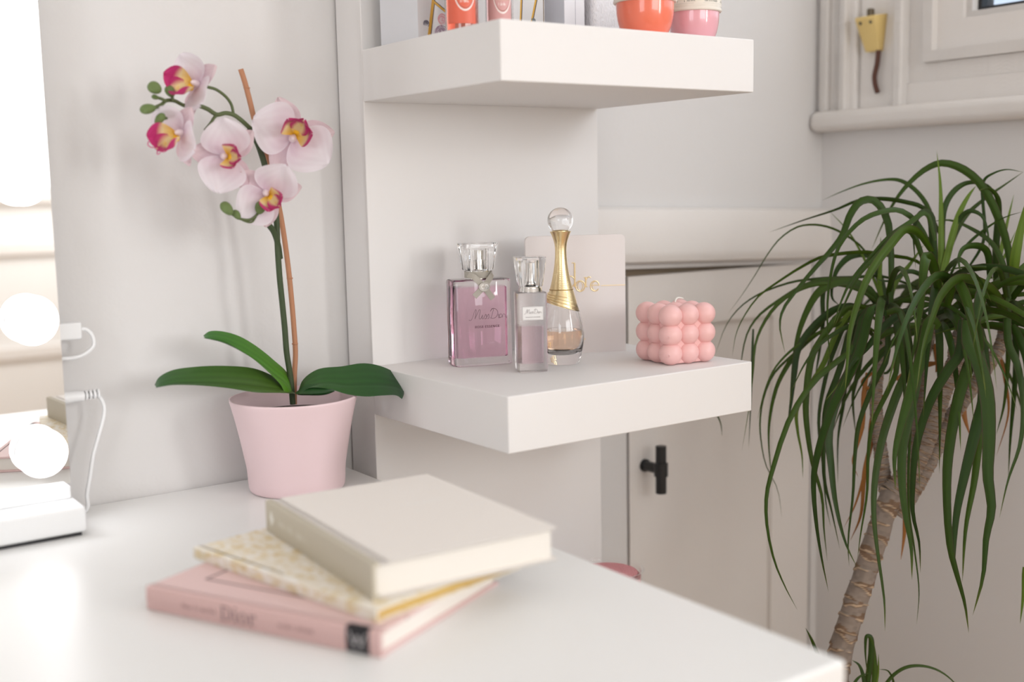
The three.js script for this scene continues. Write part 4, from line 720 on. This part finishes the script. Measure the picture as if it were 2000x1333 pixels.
  LB([[345, -60], [318, 80], [303, 200], [292, 260]], 30, 0.02, 0.02, { flat: 0.1 });
  LB([[340, -40], [290, 30], [245, 120], [217, 250], [213, 350], [230, 530]], 24, 0.03, 0.03);
  LB([[560, -40], [500, 10], [400, 95], [300, 250], [232, 450], [205, 560], [205, 680], [235, 830], [280, 940], [332, 1038]], 26, -0.02, -0.06);
  LB([[430, 40], [360, 150], [328, 215], [332, 300], [350, 400], [354, 497]], 24, 0.02, 0.02, { kind: 1 });
  LB([[420, -60], [390, 0], [366, 180], [372, 300], [395, 440], [432, 570], [440, 700], [455, 838]], 30, 0.0, -0.02);
  LB([[590, -40], [540, 70], [470, 210], [412, 400], [397, 500], [406, 660], [430, 820], [460, 964]], 50, -0.05, -0.10, { flat: 0.12 });
  LB([[560, 30], [500, 150], [462, 300], [472, 450], [490, 600], [530, 760], [577, 862]], 48, -0.02, -0.06, { flat: 0.12 });
  LB([[500, 60], [450, 200], [440, 330], [442, 500], [470, 620], [507, 790]], 28, 0.0, -0.01);
  LB([[700, 0], [650, 100], [585, 270], [568, 400], [560, 560], [540, 760], [545, 860]], 24, -0.02, -0.04);
  LB([[740, 40], [700, 140], [640, 270], [622, 400], [617, 560], [592, 720], [578, 830]], 24, -0.03, -0.05);
  LB([[790, 20], [740, 150], [682, 330], [652, 500], [647, 640], [660, 780], [690, 1000], [692, 1128]], 38, -0.06, -0.10);
  LB([[850, -30], [800, 130], [762, 260], [732, 400], [735, 545]], 56, -0.08, -0.11, { flat: 0.12 });
  LB([[830, 40], [800, 200], [767, 350], [762, 500], [776, 640], [800, 780], [803, 915]], 52, -0.07, -0.10, { flat: 0.12 });
  LB([[1000, -20], [950, 50], [880, 170], [822, 350], [806, 500], [806, 640], [832, 760], [838, 885]], 46, -0.08, -0.12, { flat: 0.12 });
  LB([[800, 240], [790, 620], [812, 780], [832, 960], [822, 1100]], 12, -0.06, -0.06);
  LB([[1075, -40], [1040, 20], [990, 180], [952, 400], [946, 560], [960, 780], [990, 900], [1020, 1010], [1037, 1134]], 52, -0.08, -0.12, { flat: 0.12 });
  LB([[1100, 160], [1070, 280], [1020, 480], [987, 640], [975, 800], [978, 895]], 54, -0.05, -0.08, { flat: 0.12 });
  LB([[1100, 180], [1082, 300], [1060, 500], [1024, 700], [1010, 925]], 46, -0.03, -0.05);
  LB([[1040, -60], [1075, 10], [1112, 150], [1120, 330], [1115, 480], [1130, 620], [1108, 740], [1095, 900], [1052, 1062]], 66, -0.09, -0.13, { flat: 0.12 });
  LB([[1200, -60], [1195, 60], [1180, 200], [1148, 320]], 26, 0.0, 0.02);
  LB([[1200, -60], [1235, 20], [1262, 180], [1250, 350], [1200, 500], [1162, 662]], 34, -0.04, -0.06);
  LB([[1230, -20], [1222, 150], [1208, 320], [1199, 495]], 30, 0.02, 0.02);
  LB([[1264, 860], [1262, 960], [1248, 1095]], 18, -0.05, -0.05, { kind: 1, loose: 1 });
  LB([[480, -20], [440, 120], [420, 260], [435, 420], [450, 600], [470, 700]], 20, 0.03, 0.03);
  LB([[540, 40], [520, 200], [500, 330], [498, 520]], 26, 0.05, 0.05);
  LB([[580, 60], [560, 160], [572, 320]], 26, 0.06, 0.06);
  LB([[740, -20], [700, 60], [660, 60], [600, 200], [610, 300]], 14, 0.05, 0.05);
  LB([[150, -120], [146, 0], [140, 180], [131, 372]], 10, 0.05, 0.05, { loose: 1 });
  LB([[-30, 130], [-6, 215], [16, 270], [22, 322]], 8, 0.08, 0.08, { loose: 1 });
  // dried leaves
  for (const [p, w] of [[[[620, 60], [606, 150], [600, 280], [572, 380], [560, 430], [582, 490]], 22], [[[680, 150], [640, 240], [622, 400], [570, 600], [522, 700]], 20], [[[650, 300], [610, 460], [592, 650], [548, 755]], 20], [[[900, 20], [850, 30], [760, 70], [688, 140]], 24], [[[790, 140], [828, 250], [830, 310], [798, 400]], 24], [[[1160, -40], [1185, 80], [1200, 220], [1150, 405]], 14], [[[1010, 150], [1020, 240], [1042, 320]], 26], [[[775, 600], [772, 720], [757, 832]], 18], [[[905, -60], [912, 20], [900, 60]], 34], [[[640, 60], [600, 100], [640, 140], [690, 250]], 16], [[[740, -10], [735, 60], [760, 120]], 18]]) LB(p, w, 0.02, 0.02, { kind: 2 });
  // short sprouts round the foot of the trunk
  const S = (pts, W, k) => leaf(pts, W, T0 - 0.02, T0 - 0.02, k);
  S([[1690, 1400], [1695, 1330], [1702, 1270], [1700, 1245], [1693, 1243], [1690, 1270], [1694, 1320]], 12); S([[1690, 1400], [1708, 1330], [1704, 1260], [1698, 1243]], 12);
  S([[1690, 1400], [1688, 1330], [1678, 1300], [1664, 1290]], 9); S([[1695, 1400], [1714, 1320], [1716, 1278]], 6, { kind: 1 });
  S([[1700, 1400], [1735, 1330], [1765, 1306], [1795, 1301], [1830, 1309], [1862, 1332], [1880, 1360]], 7); S([[1690, 1400], [1668, 1340], [1680, 1322], [1700, 1315]], 7);
  S([[1640, 1400], [1600, 1290], [1585, 1250], [1573, 1227]], 9); S([[1700, 1400], [1745, 1345], [1735, 1312], [1716, 1308]], 5);
  // more leaves of the crowns, thrown out and drooping under their own weight
  const heads = [[1730, 606, T0 + 0.02], [1836, 560, T0 + 0.01], [1966, 600, T0 - 0.02], [1830, 640, T0 + 0.02], [1890, 640, T0 - 0.01]];
  let made = 0;
  for (let tries = 0; tries < 900 && made < 46; tries++) {
    const h = heads[tries % heads.length], p = onT(...h), az = rr(0, Math.PI * 2), el = rr(-0.1, 1.15), L = rr(0.17, 0.36), n = 9, ps = [], d = V3(Math.cos(az) * Math.cos(el), Math.sin(el), Math.sin(az) * Math.cos(el)); let ok = true;
    for (let i = 0; i <= n; i++) { ps.push(p.clone()); p.addScaledVector(d, L / n); d.y -= rr(0.20, 0.34); d.normalize(); const q = project(p); if (q[0] < 1600 || q[1] < 500 || p.x > RX - 0.015 || (q[0] < 1690 && q[1] > 900) || q[1] > 1080 || p.z < 0.03) { ok = false; break; } }
    if (!ok) continue; leaf3(ps, rr(0.005, 0.010), { n: 16, flat: 0.2 }); made++;
  }
}

renderer.render(scene, camera);
